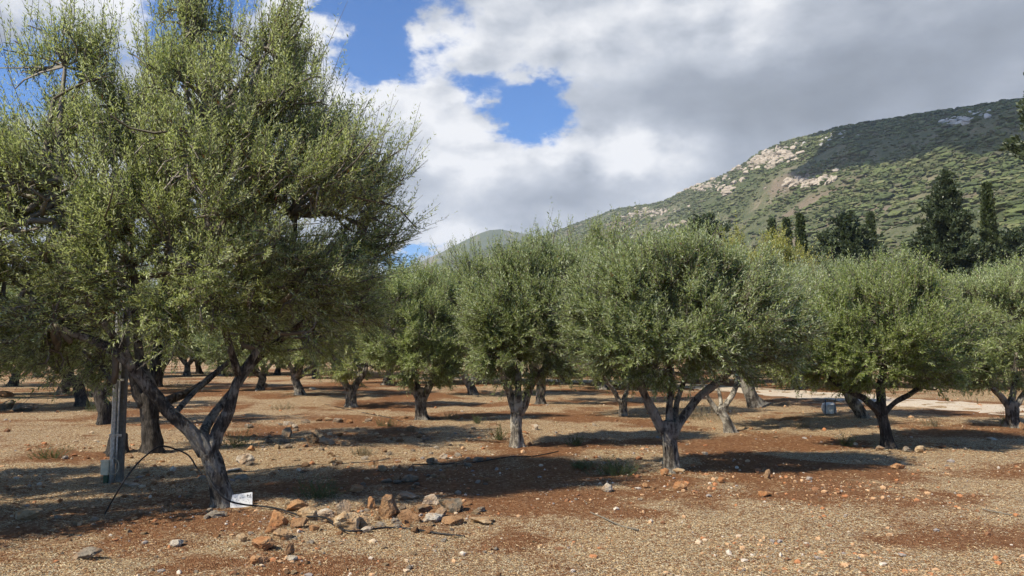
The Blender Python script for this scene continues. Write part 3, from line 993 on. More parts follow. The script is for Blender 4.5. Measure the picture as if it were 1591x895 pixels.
o = olive_px('olive_tree', (1576, 668),
             [(1576, 668, 0, .18), (1575, 655, 0, .14), (1573, 640, 0, .14), (1571, 625, 0, .14)],
             [[(1570, 635, 0, .09), (1556, 618, 0, .08), (1535, 595, -.1, .06), (1510, 550, -.1, .035)],
              [(1572, 635, 0, .1), (1575, 600, .1, .08), (1580, 550, .1, .06), (1585, 480, .1, .035)],
              [(1574, 635, 0, .09), (1590, 615, .1, .08), (1610, 590, .1, .06), (1640, 540, .1, .035)]],
             [(1570, 510, 85, 80, 0, 1), (1510, 510, 55, 70, 0, 1), (1640, 510, 70, 75, 0, 1), (1595, 446, 56, 36, 0, .9), (1500, 560, 40, 40, 0, 1), (1560, 570, 75, 28, 0, 1), (1525, 468, 38, 24, 0, .9)],
             M['olive_bright'], M['bark'], 107, ntip=520, nshoot=9, nleaf=18, L=0.08, W=0.0235, sides=18)
tag(o, 'olive tree at the right edge with a red brown rock beside its trunk', 'olive tree', ORCH)

o = olive_px('olive_tree', (1136, 668),
             [(1136, 668, 0, .17), (1130, 655, 0, .14), (1122, 642, 0, .14), (1117, 634, 0, .13)],
             [[(1119, 643, 0, .08), (1108, 628, 0, .07), (1096, 610, -.1, .06), (1085, 570, -.1, .04)],
              [(1120, 642, 0, .095), (1134, 622, 0, .08), (1143, 600, .1, .075), (1150, 570, .2, .06), (1175, 500, .2, .035)],
              [(1118, 640, 0, .05), (1119, 620, .2, .05), (1112, 590, .3, .04)]],
             [(1160, 500, 70, 65, .2, 1), (1225, 500, 62, 70, .3, 1), (1200, 465, 60, 40, .3, 1), (1245, 540, 48, 50, .2, 1), (1110, 490, 60, 65, .5, 1)],
             M['olive_grey'], M['bark_pale'], 108, ntip=429, nshoot=9, nleaf=18, L=0.084, W=0.025, sides=18)
tag(o, 'olive tree with a leaning pale grey trunk in a V, behind the round crowned one', 'olive tree', ORCH)

o = olive_px('olive_tree', (546, 632),
             [(546, 632, 0, .26), (546, 622, 0, .2), (545, 606, 0, .19), (545, 600, 0, .18)],
             [[(543, 606, 0, .15), (534, 590, 0, .14), (524, 575, -.1, .12), (515, 545, -.2, .08), (505, 500, -.2, .04)],
              [(547, 606, 0, .15), (555, 594, .1, .13), (566, 578, .1, .1), (575, 540, .2, .06)]],
             [(545, 520, 66, 66, 0, 1), (505, 515, 55, 62, 0, 1), (588, 522, 52, 60, .2, 1), (545, 462, 55, 46, 0, 1)],
             M['olive'], M['bark'], 109, ntip=300, nshoot=10, nleaf=17, L=0.092, W=0.028, sides=16)
tag(o, 'olive tree with stocky Y shaped trunk between the big tree and the wide fork', 'olive tree', ORCH)

o = olive_px('olive_tree', (736, 614),
             [(736, 614, 0, .26), (731, 602, 0, .2), (724, 588, 0, .19), (720, 580, 0, .18)],
             [[(722, 585, 0, .13), (708, 560, 0, .11), (695, 510, 0, .07)], [(722, 586, 0, .14), (730, 550, .2, .12), (740, 480, .2, .06)]],
             [(735, 500, 68, 75, 0, 1), (695, 480, 58, 70, 0, 1), (775, 480, 56, 78, 0, 1), (740, 414, 56, 48, 0, 1), (735, 562, 70, 32, 0, 1), (790, 425, 40, 38, 0, 1)],
             M['olive_bright'], M['bark'], 110, ntip=340, nshoot=10, nleaf=17, L=0.11, W=0.032, sides=14, slen=(.25, .55))
tag(o, 'olive tree further back with slanting trunk, between the wide fork and the pale trunk', 'olive tree', ORCH)

o = olive_px('olive_tree', (968, 646),
             [(968, 646, 0, .15), (968, 632, 0, .12), (967, 622, 0, .12)],
             [[(966, 628, 0, .1), (955, 608, 0, .09), (940, 590, 0, .07), (920, 550, 0, .04)], [(968, 626, 0, .09), (974, 600, .2, .08), (985, 560, .2, .05)]],
             [(930, 500, 66, 80, 0, 1), (975, 470, 60, 85, .3, 1), (962, 388, 60, 50, .2, 1), (905, 440, 55, 60, 0, 1), (920, 562, 65, 34, 0, 1)],
             M['olive_bright'], M['bark'], 111, ntip=360, nshoot=11, nleaf=17, L=0.088, W=0.025, sides=14)
tag(o, 'olive tree with a thin dark forked trunk, left behind the round crowned tree', 'olive tree', ORCH)

o = olive_px('olive_tree', (840, 627),
             [(840, 627, 0, .22), (840, 612, 0, .18), (841, 590, 0, .18), (842, 580, 0, .17)],
             [[(841, 590, 0, .13), (830, 560, 0, .11), (820, 510, 0, .06)], [(842, 590, 0, .14), (855, 560, .1, .11), (870, 500, .2, .06)]],
             [(850, 480, 64, 80, 0, 1), (895, 465, 60, 85, .2, 1), (868, 394, 60, 46, 0, 1), (870, 550, 65, 36, 0, 1), (910, 410, 45, 40, .3, 1)],
             M['olive_grey'], M['bark'], 112, ntip=320, nshoot=10, nleaf=17, L=0.10, W=0.029, sides=14, slen=(.22, .5))
tag(o, 'olive tree with one upright grey trunk, right behind the pale trunked one', 'olive tree', ORCH)

o = olive_px('olive_tree', (1342, 651),
             [(1342, 651, 0, .2), (1336, 638, 0, .18), (1325, 622, 0, .17), (1318, 612, 0, .15)],
             [[(1322, 622, 0, .13), (1305, 600, 0, .11), (1285, 560, 0, .06)], [(1326, 622, 0, .12), (1335, 580, .2, .1), (1345, 500, .2, .05)]],
             [(1290, 510, 75, 75, .2, 1), (1245, 490, 62, 72, .3, 1), (1330, 480, 65, 70, .5, 1), (1235, 560, 52, 40, 0, 1), (1270, 450, 60, 40, .3, 1)],
             M['olive_grey'], M['bark'], 113, ntip=429, nshoot=9, nleaf=17, L=0.086, W=0.025, sides=14)
tag(o, 'olive tree leaning left behind the wide dark trunked one, beside the pale blue sack', 'olive tree', ORCH)

yel = olive_px('yellow_green_tree', (1174, 632),
               [(1174, 632, 0, .32), (1168, 618, 0, .25), (1160, 595, 0, .23), (1158, 580, 0, .22)],
               [[(1160, 595, 0, .16), (1145, 550, .3, .13), (1140, 470, .5, .07)], [(1161, 595, 0, .17), (1175, 540, .3, .14), (1180, 450, .5, .07)]],
               [(1185, 480, 75, 85, .6, 1), (1175, 400, 50, 42, .8, 1), (1222, 430, 48, 50, .6, 1), (1140, 425, 45, 48, .6, 1)],
               M['yellow'], M['bark'], 114, ntip=330, nshoot=10, nleaf=16, L=0.10, W=0.036, sides=14, slen=(.25, .5))
tag(yel, 'yellow green tree rising behind the orchard crowns, thick leaning trunk', 'tree')

# the dim trees at left
o = olive_px('olive_tree', (163, 658),
             [(163, 658, 0, .24), (162, 640, 0, .2), (155, 618, 0, .19), (152, 605, 0, .18)],
             [[(153, 612, 0, .14), (140, 590, 0, .12), (150, 560, 0, .09), (158, 500, 0, .05)], [(156, 612, 0, .14), (175, 588, .1, .12), (190, 540, .2, .06)]],
             [(150, 490, 85, 80, 0, 1), (100, 500, 70, 60, 0, 1), (210, 480, 70, 80, 0, 1)],
             M['olive'], M['bark_dark'], 115, ntip=260, nshoot=10, nleaf=16, L=0.08, W=0.022, sides=16)
tag(o, 'olive tree with dark knotty trunk just left of the metal post', 'olive tree', ORCH)
o = olive_px('olive_tree', (127, 634),
             [(127, 634, 0, .26), (126, 620, 0, .2), (122, 600, 0, .19), (122, 590, 0, .18)],
             [[(122, 600, 0, .13), (110, 570, 0, .1), (100, 520, 0, .05)], [(123, 600, 0, .13), (138, 575, 0, .1), (150, 520, 0, .05)]],
             [(125, 500, 75, 70, 0, 1), (70, 510, 60, 55, 0, 1)],
             M['olive'], M['bark_dark'], 116, ntip=220, nshoot=10, nleaf=15, L=0.09, W=0.025, sides=14)
tag(o, 'olive tree with slim dark trunk, second trunk left of the metal post', 'olive tree', ORCH)

# a neighbour half outside the left edge; its shade falls into the picture
LOFF = np.array([-7.9, 6.9])
o = olive_px('olive_tree', (0, 0),
             [(-560, 830, 0, .2), (-555, 790, 0, .16), (-550, 740, 0, .15), (-545, 700, 0, .14)],
             [[(-548, 720, 0, .1), (-500, 640, 0, .08), (-420, 560, 0, .06), (-300, 500, 0, .04)], [(-548, 720, 0, .1), (-560, 600, 0, .08), (-560, 420, 0, .04)]],
             [(-480, 330, 230, 160, 0, .7), (-280, 400, 130, 110, .2, .7), (-110, 470, 90, 70, .6, .8)],
             M['olive'], M['bark'], 117, ntip=150, nshoot=10, nleaf=16, L=0.065, W=0.015, sides=14, Y=6.9) if False else None

# prototypes for the rows behind
protos = []
for k, (sd, mt, bk) in enumerate(((201, 'olive_bright', 'bark'), (202, 'olive_grey', 'bark'), (203, 'olive', 'bark_dark'))):
    r = np.random.default_rng(sd)
    th = r.uniform(0, 6.28)
    lean = r.normal(size=2) * 0.1
    tr = [[0, 0, -.06, .2], [lean[0] * .3, lean[1] * .3, .2, .16], [lean[0], lean[1], .55, .15], [lean[0], lean[1], .75, .14]]
    lm, lb = [], [((0, 0, 2.6), (2.0, 2.0, 1.6)), ((0.2, 0, 3.7), (1.6, 1.6, .9))]
    for q in range(4):
        a = th + q * 1.57 + r.uniform(-.3, .3)
        dx, dy = math.cos(a), math.sin(a)
        lm.append([[lean[0], lean[1], .6, .11], [dx * .35, dy * .35, 1.0, .09], [dx * .8, dy * .8, 1.7, .065], [dx * 1.2, dy * 1.2, 2.5, .035]])
        lb.append(((dx * 1.6, dy * 1.6, 2.0 + r.uniform(-.2, .5)), (1.2, 1.2, 1.25)))
    protos.append(build_tree('olive_tree', (0, 0, 0), tr, lm, lb, r, M[mt], M[bk], 330, 10, 15, 0.125, 0.042, sd, sides=12, slen=(.22, .5)))

# rows behind: (u, base v, scale, label or None)
back = [
    (467, 615, 1.0, 'olive tree with a squat grey trunk right of the big tree, white slab behind it'),
    (404, 606, 0.95, 'small far olive tree with a thin pale trunk beside a white rock'),
    (490, 588, 1.05, 'distant olive tree whose short trunk shows over bare red soil behind the squat grey trunk'),
    (938, 604, 1.15, 'distant olive tree with a sunlit pale trunk left of the thin dark forked one'),
    (97, 613, 1.1, 'olive tree with a straight dark trunk, leftmost of the trunks in view'),
    (243, 602, 1.2, None), (290, 584, 1.2, None), (345, 584, 1.2, None), (430, 583, 1.2, None), (20, 600, 1.2, None), (-60, 618, 1.1, None), (-150, 640, 1.1, None),
    (600, 597, 1.25, None), (640, 588, 1.35, None), (690, 594, 1.4, None), (785, 596, 1.4, None), (880, 597, 1.4, None), (1005, 600, 1.4, None), (1080, 594, 1.4, None),
    (1238, 604, 1.1, None), (1290, 598, 1.1, None), (1385, 600, 1.02, None), (1455, 604, 1.02, None), (1530, 598, 1.02, None), (1620, 604, 1.3, None), (1700, 620, 1.2, None),
    (520, 581, 1.35, None), (560, 584, 1.3, None), (170, 586, 1.3, None), (110, 588, 1.3, None), (60, 586, 1.3, None), (1340, 584, 1.02, None), (1490, 586, 1.02, None), (1140, 586, 1.4, None),
    (1195, 584, 1.4, None), (925, 584, 1.4, None), (740, 584, 1.4, None), (830, 584, 1.4, None), (375, 581, 1.3, None), (310, 581, 1.3, None),
    (665, 580, 1.5, None), (965, 580, 1.5, None), (1040, 580, 1.5, None), (1420, 581, 1.02, None), (1560, 582, 1.02, None), (240, 580, 1.4, None), (460, 579, 1.4, None),
]
r = np.random.default_rng(77)
used = [False] * 3
for i, (u, v, s, lab) in enumerate(back):
    k = i % 3 if u > 330 else (2 if i % 2 else i % 3)
    p = at(u, v)
    p[2] -= 0.02
    rz = r.uniform(0, 6.28)
    sz = s * r.uniform(0.92, 1.12)
    if not used[k]:
        o = protos[k]
        used[k] = True
        o.location, o.rotation_euler, o.scale = p, (0, 0, rz), (s * 1.1, s * 1.1, sz * 1.05)
    else:
        o = copy_tree(protos[k], p, rz, s * 1.1, sz * 1.05)
    if lab:
        tag(o, lab, 'olive tree', ORCH)
    else:
        tag(o, 'far olive tree standing in the back rows of the orchard', 'olive tree', 'olive trees in the far back rows')

# neighbour at the left edge of the picture
o = copy_tree(protos[2], (-8.3, 7.3, 0), 1.2, 1.05, 1.15)
tag(o, 'olive tree just beyond the left edge with its outer twigs in view', 'olive tree', ORCH)


# ------------------------------------------------------------------ conifers behind the orchard
def spray(mb, rng, P, Dr, size, n=5):
    S = len(P)
    V = []
    for k in range(n):
        d = norm(Dr + rng.normal(size=(S, 3)) * 0.55)
        w = norm(np.cross(d, rng.normal(size=(S, 3))))
        L = size * rng.uniform(0.6, 1.3, (S, 1))
        W = L * 0.26
        b = P + rng.normal(size=(S, 3)) * size * 0.25
        V.append(np.stack([b, b + d * L * .5 + w * W, b + d * L, b + d * L * .5 - w * W], 1))
    V = np.concatenate(V).reshape(-1, 3)
    mb.add(V, np.arange(len(V)).reshape(-1, 4))


def make_cypress(H, R, seed, n=2600):
    rng = np.random.default_rng(seed)
    o = bpy.data.objects.new('cypress_tree', None)
    COL.objects.link(o)
    t = MB()
    z = np.linspace(-.1, H * .9, 10)
    t.tube(np.c_[0 * z, 0 * z, z], np.linspace(R * .22, .03, 10), 8, .1, seed, .3)
    t.build('trunk', M['bark_dark'], o, True)
    h = rng.uniform(0.05, 1, n) ** 0.9
    prof = R * np.minimum(1.0, 1.6 * (1 - h) ** 0.75) * np.minimum(1, .45 + h * 4)
    a = rng.uniform(0, 6.28, n)
    q = np.stack([np.cos(a), np.sin(a), h * 5], -1)
    rr = prof * (0.45 + 0.55 * rng.uniform(0, 1, n) ** .4) * (1 + .22 * fbm(q * 1.8, 3, seed))
    P = np.stack([rr * np.cos(a), rr * np.sin(a), h * H], -1)
    D = norm(np.stack([np.cos(a) * .35, np.sin(a) * .35, np.ones(n)], -1))
    c = MB()
    spray(c, rng, P, D, 0.26, 6)
    c.build('crown', M['cypress'], o)
    return o


def make_conifer(H, R, seed, nb=150, bare=0.12, irregular=0.35, mat='conifer'):
    rng = np.random.default_rng(seed)
    o = bpy.data.objects.new('conifer_tree', None)
    COL.objects.link(o)
    t = MB()
    z = np.linspace(-.1, H * .97, 14)
    wob = .012 * H * np.sin(z / H * 5 + seed)
    t.tube(np.c_[wob, wob * .5, z], np.linspace(R * .09 + .05, .03, 14), 9, .1, seed, .4)
    c = MB()
    for k in range(nb):
        f = bare + (1 - bare) * (k + rng.uniform(0, 1)) / nb
        a = k * 2.4 + rng.uniform(-.5, .5)
        ln = R * (min(1.0, 1.25 * (1 - f) ** .8) + 0.05) * rng.uniform(1 - irregular, 1.1) * (1 + .35 * float(vn(np.array([math.cos(a) * 1.5, math.sin(a) * 1.5, f * 5]), seed)))
        up = rng.uniform(.15, .55) + .5 * f
        b = np.array([float(np.interp(f * H, z, wob)), float(np.interp(f * H, z, wob)) * .5, f * H])
        d = np.array([math.cos(a), math.sin(a), up - .25])
        pts = smooth_path([b, b + d * ln * .5, b + d * ln + np.array([0, 0, up * ln * .25])], 5)
        t.tube(pts, np.linspace(.05, .015, 5) * max(.5, ln / 2), 4, cap=False)
        m = max(10, int(60 * ln / 2))
        q = rng.uniform(.25, 1.05, m)
        P = np.stack([np.interp(q, np.linspace(0, 1, 5), pts[:, j]) for j in range(3)], -1) + rng.normal(size=(m, 3)) * .13 * (0.5 + ln / 2) * np.array([1, 1, .7])
        spray(c, rng, P, np.tile(norm(d + np.array([0, 0, .5])), (m, 1)), .24, 7)
    t.build('trunk', M['bark_dark'], o, True)
    c.build('crown', M[mat], o)
    return o


def stand(o, u, Y, top_v, H):
    p = px(u, 548, Y)
    h = CAMH + Y * math.tan(el_of(u, top_v)) * math.sqrt(1 + ((u - CX) / F) ** 2)
    s = h / H
    o.location = (p[0], p[1], 0)
    o.scale = (s, s, s)
    return o


CY_G = 'slender cypresses behind the orchard'
cy = make_cypress(11, 0.42, 301)
cy2 = make_cypress(11, 0.46, 302)
stand(cy, 1250, 78, 336, 11)
tag(cy, 'pencil thin dark cypress, tallest of the three standing close together left of the dark clump', 'cypress', CY_G)
cps = [(1205, 95, 343, cy2, 'short dark cypress, first of the three standing close together'), (1228, 95, 343, cy, 'short narrow cypress in the middle of the three standing close together'),
       (1361, 80, 334, cy, 'slim cypress touching the right side of the dark conifer clump'), (1547, 62, 288, cy2, 'tall slim cypress right of the big ragged conifer')]
u2 = False
for i, (u, Y, tv, src, lab) in enumerate(cps):
    if src is cy2 and not u2:
        o = cy2
        u2 = True
    else:
        o = copy_tree(src, (0, 0, 0))
    stand(o, u, Y, tv, 11)
    o.rotation_euler.z = i * 1.3
    tag(o, lab, 'cypress', CY_G)
CO_G = 'dark conifers behind the orchard'
c1 = stand(make_conifer(15, 3.2, 311, 170, .1, .4), 1480, 62, 268, 15)
tag(c1, 'big ragged dark conifer, tallest tree on the right against the hill', 'conifer', CO_G)
c2 = stand(make_conifer(9, 2.6, 312, 110, .1, .4), 1322, 78, 336, 9)
tag(c2, 'bushy dark conifer in the clump between the cypresses', 'conifer', CO_G)
c3 = stand(copy_tree(c2, (0, 0, 0)), 1298, 80, 362, 9)
tag(c3, 'lower dark conifer at the left of the clump between the cypresses', 'conifer', CO_G)
c4 = stand(make_conifer(8, 3.0, 313, 100, .1, .45), 1096, 78, 343, 8)
tag(c4, 'lone dark conifer poking up over the crowns of the middle trees', 'conifer', CO_G)
c5 = stand(make_conifer(15, 3.4, 314, 120, .62, .35), 1688, 42, 60, 15)
c5.rotation_euler.z = 2.0
tag(c5, 'very tall dark conifer cut off by the right edge', 'conifer', CO_G)
c6 = stand(copy_tree(c4, (0, 0, 0)), 1585, 85, 362, 8)
tag(c6, 'low dark conifer between the slim cypress and the right edge', 'conifer', CO_G)


# ------------------------------------------------------------------ rocks
def rock_mesh(name, rng, mat, w, d, h, sub=4, cuts=11):
    bv, bf = ICO[sub]
    V = bv.copy()
    for _ in range(cuts):
        nn = norm(rng.normal(size=3))
        V = V - np.maximum(0, V @ nn - rng.uniform(.55, .85))[:, None] * nn
    q = rng.uniform(0, 50)
    V = V * (1 + 0.13 * fbm(bv * 1.7 + q, 3, 5, .6) - 0.09 * np.abs(fbm(bv * 5.0 + q, 3, 8, .6)))[:, None]
    V = V / np.abs(V).max(0) * np.array([w / 2, d / 2, h / 2])
    a = rng.uniform(-.2, .2)
    V = np.stack([V[:, 0] * math.cos(a) - V[:, 2] * math.sin(a), V[:, 1], V[:, 0] * math.sin(a) + V[:, 2] * math.cos(a)], -1)
    g = MB()
    g.add(V, None, bf)
    return g.mesh(name, M[mat])


ROCKS = [  # u, base v, width, height, colour, label
    (432, 821, 32, 27, 'orange', 'rugged deep orange rock at the left end of the rock pile'),
    (478, 807, 34, 21, 'tan', 'blocky tan rock left of the pale upright one in the pile'),
    (460, 795, 38, 17, 'orange', 'slanted orange slab at the back left of the rock pile'),
    (465, 822, 34, 14, 'brown', 'flat brown rock in front of the blocky tan one'),
    (488, 826, 18, 11, 'orange', 'small orange chunk at the front of the rock pile'),
    (541, 826, 46, 38, 'tan', 'largest cream tan rock, upright in the front of the pile'),
    (565, 820, 17, 20, 'tan', 'egg shaped tan stone leaning on the upright cream rock'),
    (571, 828, 24, 9, 'pale', 'flat pale stone at the very front of the rock pile'),
    (603, 803, 37, 37, 'brown', 'dark rust boulder standing tallest in the rock pile'),
    (577, 790, 15, 21, 'orange', 'narrow orange stone against the left side of the rust boulder'),
    (533, 797, 25, 26, 'grey', 'pitted grey rock behind the upright cream one'),
    (508, 800, 32, 12, 'pale', 'pale flat rock with the black hose passing in front'),
    (637, 812, 38, 18, 'brown', 'broad grey brown rock right of the rust boulder'),
    (671, 812, 36, 15, 'pale', 'smooth pale grey rock at the right of the pile, hose below it'),
    (657, 794, 34, 15, 'darkgrey', 'dark slanted slab behind the broad grey brown rock'),
    (702, 795, 44, 21, 'darkgrey', 'dark jagged grey rock at the back right of the pile'),
    (670, 783, 30, 15, 'pale', 'light grey block at the back of the pile'),
    (632, 778, 40, 15, 'grey', 'low light grey slab behind the rust boulder'),
    (686, 803, 20, 16, 'grey', 'rounded grey stone between the smooth pale and the dark jagged rocks'),
    (706, 814, 40, 15, 'brown', 'crumbly brown rock at the right end of the pile'),
    (752, 812, 46, 10, 'tan', 'flat grey rock lying furthest right of the pile'),
    (553, 766, 24, 13, 'orange', 'round orange stone in the shade behind the pile'),
    (637, 754, 28, 13, 'darkgrey', 'dark block in the shade further behind the pile'),
    (617, 752, 12, 12, 'brown', 'small red brown stone touching the dark block in the shade'),
    (440, 840, 32, 17, 'tan', 'cream topped rock on the ground in front of the pile'),
    (408, 858, 40, 22, 'orange', 'long orange rock in front of the pile, the biggest of that group'),
    (449, 864, 16, 20, 'brown', 'upright brown stone beside the long orange rock'),
    (400, 880, 30, 15, 'orange', 'flat orange rock nearest the bottom edge'),
    (420, 832, 14, 12, 'orange', 'small orange stone behind the cream topped rock'),
    (376, 843, 20, 14, 'tan', 'wedge shaped tan stone below the white plate'),
    (453, 876, 20, 10, 'pale', 'pale yellow stone right of the flat orange rock'),
    (275, 848, 20, 11, 'pale', 'clean white stone alone in the left foreground'),
    (46, 803, 40, 21, 'tan', 'big tan stone alone near the left edge'),
    (132, 872, 46, 15, 'grey', 'half buried brown and grey rock in the left foreground'),
    (1057, 767, 22, 16, 'orange', 'orange rock with a pale top in front of the round crowned tree'),
    (1122, 755, 16, 9, 'orange', 'red orange stone right of the pale topped rock'),
    (1188, 778, 20, 10, 'orange', 'low orange stone out on the sunlit gravel'),
    (1192, 748, 11, 17, 'brown', 'upright brown clod at the edge of the tree shadow'),
    (1032, 741, 14, 13, 'orange', 'ochre stone at the left foot of the round crowned tree'),
    (1055, 738, 22, 9, 'tan', 'peach coloured stone against the roots of the round crowned tree'),
    (943, 767, 18, 14, 'pale', 'cream stone left of the round crowned tree'),
    (1003, 762, 10, 8, 'orange', 'little orange stone left of the pale topped rock'),
    (1393, 729, 24, 10, 'orange', 'orange slab in the sun in front of the wide dark trunked tree'),
    (1430, 704, 14, 12, 'tan', 'peach stone right of the wide dark trunked tree'),
    (1408, 701, 14, 9, 'grey', 'grey stone at the right foot of the wide dark trunked tree'),
    (1366, 700, 18, 8, 'grey', 'grey stone at the left foot of the wide dark trunked tree'),
    (1540, 684, 18, 5, 'pale', 'flat pale stone out on the right near the track'),
    (1588, 672, 10, 14, 'brown', 'red brown rock at the right edge beside a trunk'),
    (832, 670, 13, 11, 'pale', 'cream rock right of the pale trunk'),
    (488, 691, 34, 23, 'darkgrey', 'dark mossy boulder in the shade behind the pile'),
    (447, 683, 19, 18, 'grey', 'pointed grey rock left of the dark mossy boulder'),
    (507, 693, 30, 11, 'grey', 'low grey slab touching the dark mossy boulder'),
    (380, 722, 32, 17, 'pale', 'pale lumpy rock right of the big trunk'),
    (375, 745, 22, 9, 'grey', 'flat grey stone behind the white plate'),
    (360, 732, 34, 4, 'pale', 'thin pale stone strip right of the big trunk'),
    (204, 755, 34, 5, 'pale', 'thin pale slab at the foot of the metal post'),
    (690, 713, 16, 10, 'pale', 'white stone on the ground between the pile and the pale trunk'),
    (668, 722, 16, 14, 'grey', 'grey stone just left of that white one on the shaded ground'),
    (412, 603, 14, 8, 'pale', 'far white rock beside a thin pale trunk'),
    (487, 607, 13, 5, 'pale', 'far white slab right of the squat grey trunk'),
    (38, 640, 38, 15, 'darkgrey', 'dark wedge of rock near the left edge below the leaves'),
    (10, 637, 26, 16, 'darkgrey', 'mossy boulder at the left edge'),
    (8, 618, 24, 10, 'orange', 'orange rock behind the mossy boulder at the left edge'),
    (338, 806, 30, 10, 'grey', 'grey stone in front of the big trunk'),
    (390, 700, 12, 9, 'orange', 'orange stone left of the dark mossy boulder, in the shade'),
]
rng = np.random.default_rng(55)
for (u, v, w, h, mat, lab) in ROCKS:
    p = at(u, v)
    k = p[1] / F
    ww, hh = w * k, h * k
    dd = ww * rng.uniform(.65, .95)
    me = rock_mesh('rock', rng, mat, ww, dd, hh * 1.15)
    q = px(u, v, p[1] + dd * .35)
    o = link('rock', me, None, (q[0], p[1] + dd * .35, p[2] + hh * .36))
    o.rotation_euler.z = rng.uniform(-.3, .3)
    tag(o, lab, 'rock', 'rocks on the orchard floor')

# small loose stones, one object each; copies of a few shapes
smalls = {c: [rock_mesh('stone', rng, c, 1.0, rng.uniform(.7, 1), rng.uniform(.5, .75), 3, 9) for _ in range(3)] for c in ('orange', 'tan', 'grey', 'pale', 'brown')}
zones = [  # label, count, u range, v range, size px, colours
    ('small loose stone among the rubble in the shade behind the rock pile', 112, (385, 760), (650, 768), (5, 18), ['grey', 'tan', 'pale', 'brown', 'orange', 'grey']),
    ('small loose stone on the sunlit gravel in front of the rock pile', 42, (370, 830), (828, 892), (5, 13), ['orange', 'tan', 'orange', 'pale', 'brown']),
    ('small loose stone near the foot of the metal post', 34, (190, 330), (705, 815), (6, 14), ['tan', 'orange', 'pale', 'brown']),
    ('small loose stone scattered over the left foreground', 26, (0, 340), (800, 890), (5, 12), ['tan', 'orange', 'pale', 'grey']),
    ('small loose stone on the open ground round the middle trees', 30, (850, 1330), (650, 790), (4, 9), ['orange', 'tan', 'orange', 'pale', 'brown']),
    ('small stone wedged between the big rocks of the pile', 46, (425, 750), (784, 828), (8, 18), ['tan', 'orange', 'pale', 'orange', 'grey', 'brown']),
    ('small loose stone round the foot of the wide dark trunked tree', 10, (1335, 1450), (690, 712), (4, 9), ['grey', 'tan', 'grey']),
]
for lab, cnt, ur, vr, sr, cols_ in zones:
    for _ in range(cnt):
        u, v = rng.uniform(*ur), rng.uniform(*vr)
        p = at(u, v)
        s = rng.uniform(*sr) * p[1] / F * 1.05
        c = cols_[rng.integers(len(cols_))]
        o = link('stone', smalls[c][rng.integers(3)], None, (p[0], p[1], p[2] + s * .12))
        o.scale = (s, s, s * rng.uniform(.7, 1.1))
        o.rotation_euler = (rng.uniform(-.3, .3), rng.uniform(-.3, .3), rng.uniform(0, 6.28))
        tag(o, lab, 'stone', lab.replace('stone', 'stones'))

# ------------------------------------------------------------------ the metal post
p = at(181, 748)
root = link('metal_post', None, None, p)
tag(root, 'upright grey metal post with steel pipe, cream junction box and cable loop', 'post')
H = 4.05
g = MB()
g.box((.04, 0, H / 2 - .1), (.082, .085, H + .2), 0, .012)
g.build('post', M['post'], root)
g = MB()
z = np.linspace(-.08, H - .15, 12)
g.tube(np.c_[-.046 + 0 * z, -.035 + 0 * z, z], .036, 14)
g.build('pipe', M['galv'], root, True)
g = MB()
g.tube(np.c_[.018 + 0 * z, -.062 + 0 * z, np.linspace(.25, 2.3, 12)], .013, 8)
g.build('conduit', M['galv'], root, True)
for zz in (.62, 1.35, 2.4):
    g = MB()
    g.box((-.004, -.072, zz), (.16, .012, .03))
    g.build('clamp', M['galv'], root)
g = MB()
g.box((-.125, -.05, .19), (.10, .085, .17), 0, .012)
jb = g.build('junction_box', M['box'], root)
g = MB()
g.box((-.125, -.05, .284), (.112, .097, .018), 0, .012)
g.build('lid', M['box'], jb)
g = MB()
g.box((-.118, -.04, .05), (.06, .06, .115), 0, .01)
g.build('green_sleeve', M['green_box'], root)
g = MB()
th = np.linspace(-2.6, 1.9, 22)
pts = np.c_[-.01 + .075 * np.cos(th), np.full(22, -.085), .22 + .105 * np.sin(th)]
pts = np.concatenate([pts, [[.0, -.07, .42]]])
g.tube(smooth_path(pts, 40), .006, 6)
g.build('cable_loop', M['cable'], root, True)


# ------------------------------------------------------------------ hoses
def ground_hose(name, lab, pts, r, mat='hose', cat='hose', wob=0.0):
    """pts (u, v, height above ground)"""
    P = []
    for u, v, h in pts:
        if h:
            b = at(u, v)
            P.append([b[0], b[1], b[2] + h + r])
        else:
            b = at(u, v)
            P.append([b[0], b[1], b[2] + r * 1.3])
    P = smooth_path(P, 20 * len(P))
    c = P[0].copy()
    g = MB()
    g.tube(P - c, r, 8)
    return tag(g.build(name, M[mat], None, True, c), lab, cat)


ground_hose('irrigation_hose', 'black irrigation hose arching from the ground near the metal post to the big trunk',
            [(163, 797, 0), (166, 806, .10), (176, 818, .30), (196, 818, .50), (218, 806, .62), (245, 795, .68), (270, 790, .62), (290, 789, .56), (303, 790, .45), (312, 792, .38)], .0085)
ground_hose('irrigation_hose', 'black irrigation hose running down the big trunk and along the rock pile',
            [(318, 798, .42), (332, 800, .26), (352, 800, .14), (378, 797, .07), (400, 793, .03), (430, 797, .02), (470, 806, .03), (505, 812, .05), (540, 829, .03), (600, 823, .01), (640, 824, 0), (680, 826, 0), (722, 832, 0)], .0095)
ground_hose('drip_hose', 'thin dark drip hose lying across the soil in front of the pale trunk',
            [(640, 722, 0), (690, 721, 0), (740, 720, 0), (790, 713, 0), (830, 708, 0), (868, 700, 0)], .008)
ground_hose('twig', 'crooked dark twig on the gravel right of the rock pile', [(918, 800, 0), (940, 808, .01), (965, 816, .0), (992, 823, .01)], .008, 'twig', 'twig')
ground_hose('twig', 'straight dark twig on the open gravel at far right', [(1528, 797, .01), (1550, 801, .01), (1572, 805, .0)], .008, 'twig', 'twig')
ground_hose('drip_hose', 'faint dark drip hose on the sunlit ground between the forked trunks', [(505, 628, 0), (540, 636, 0), (575, 643, 0), (610, 652, 0), (650, 668, 0)], .009)

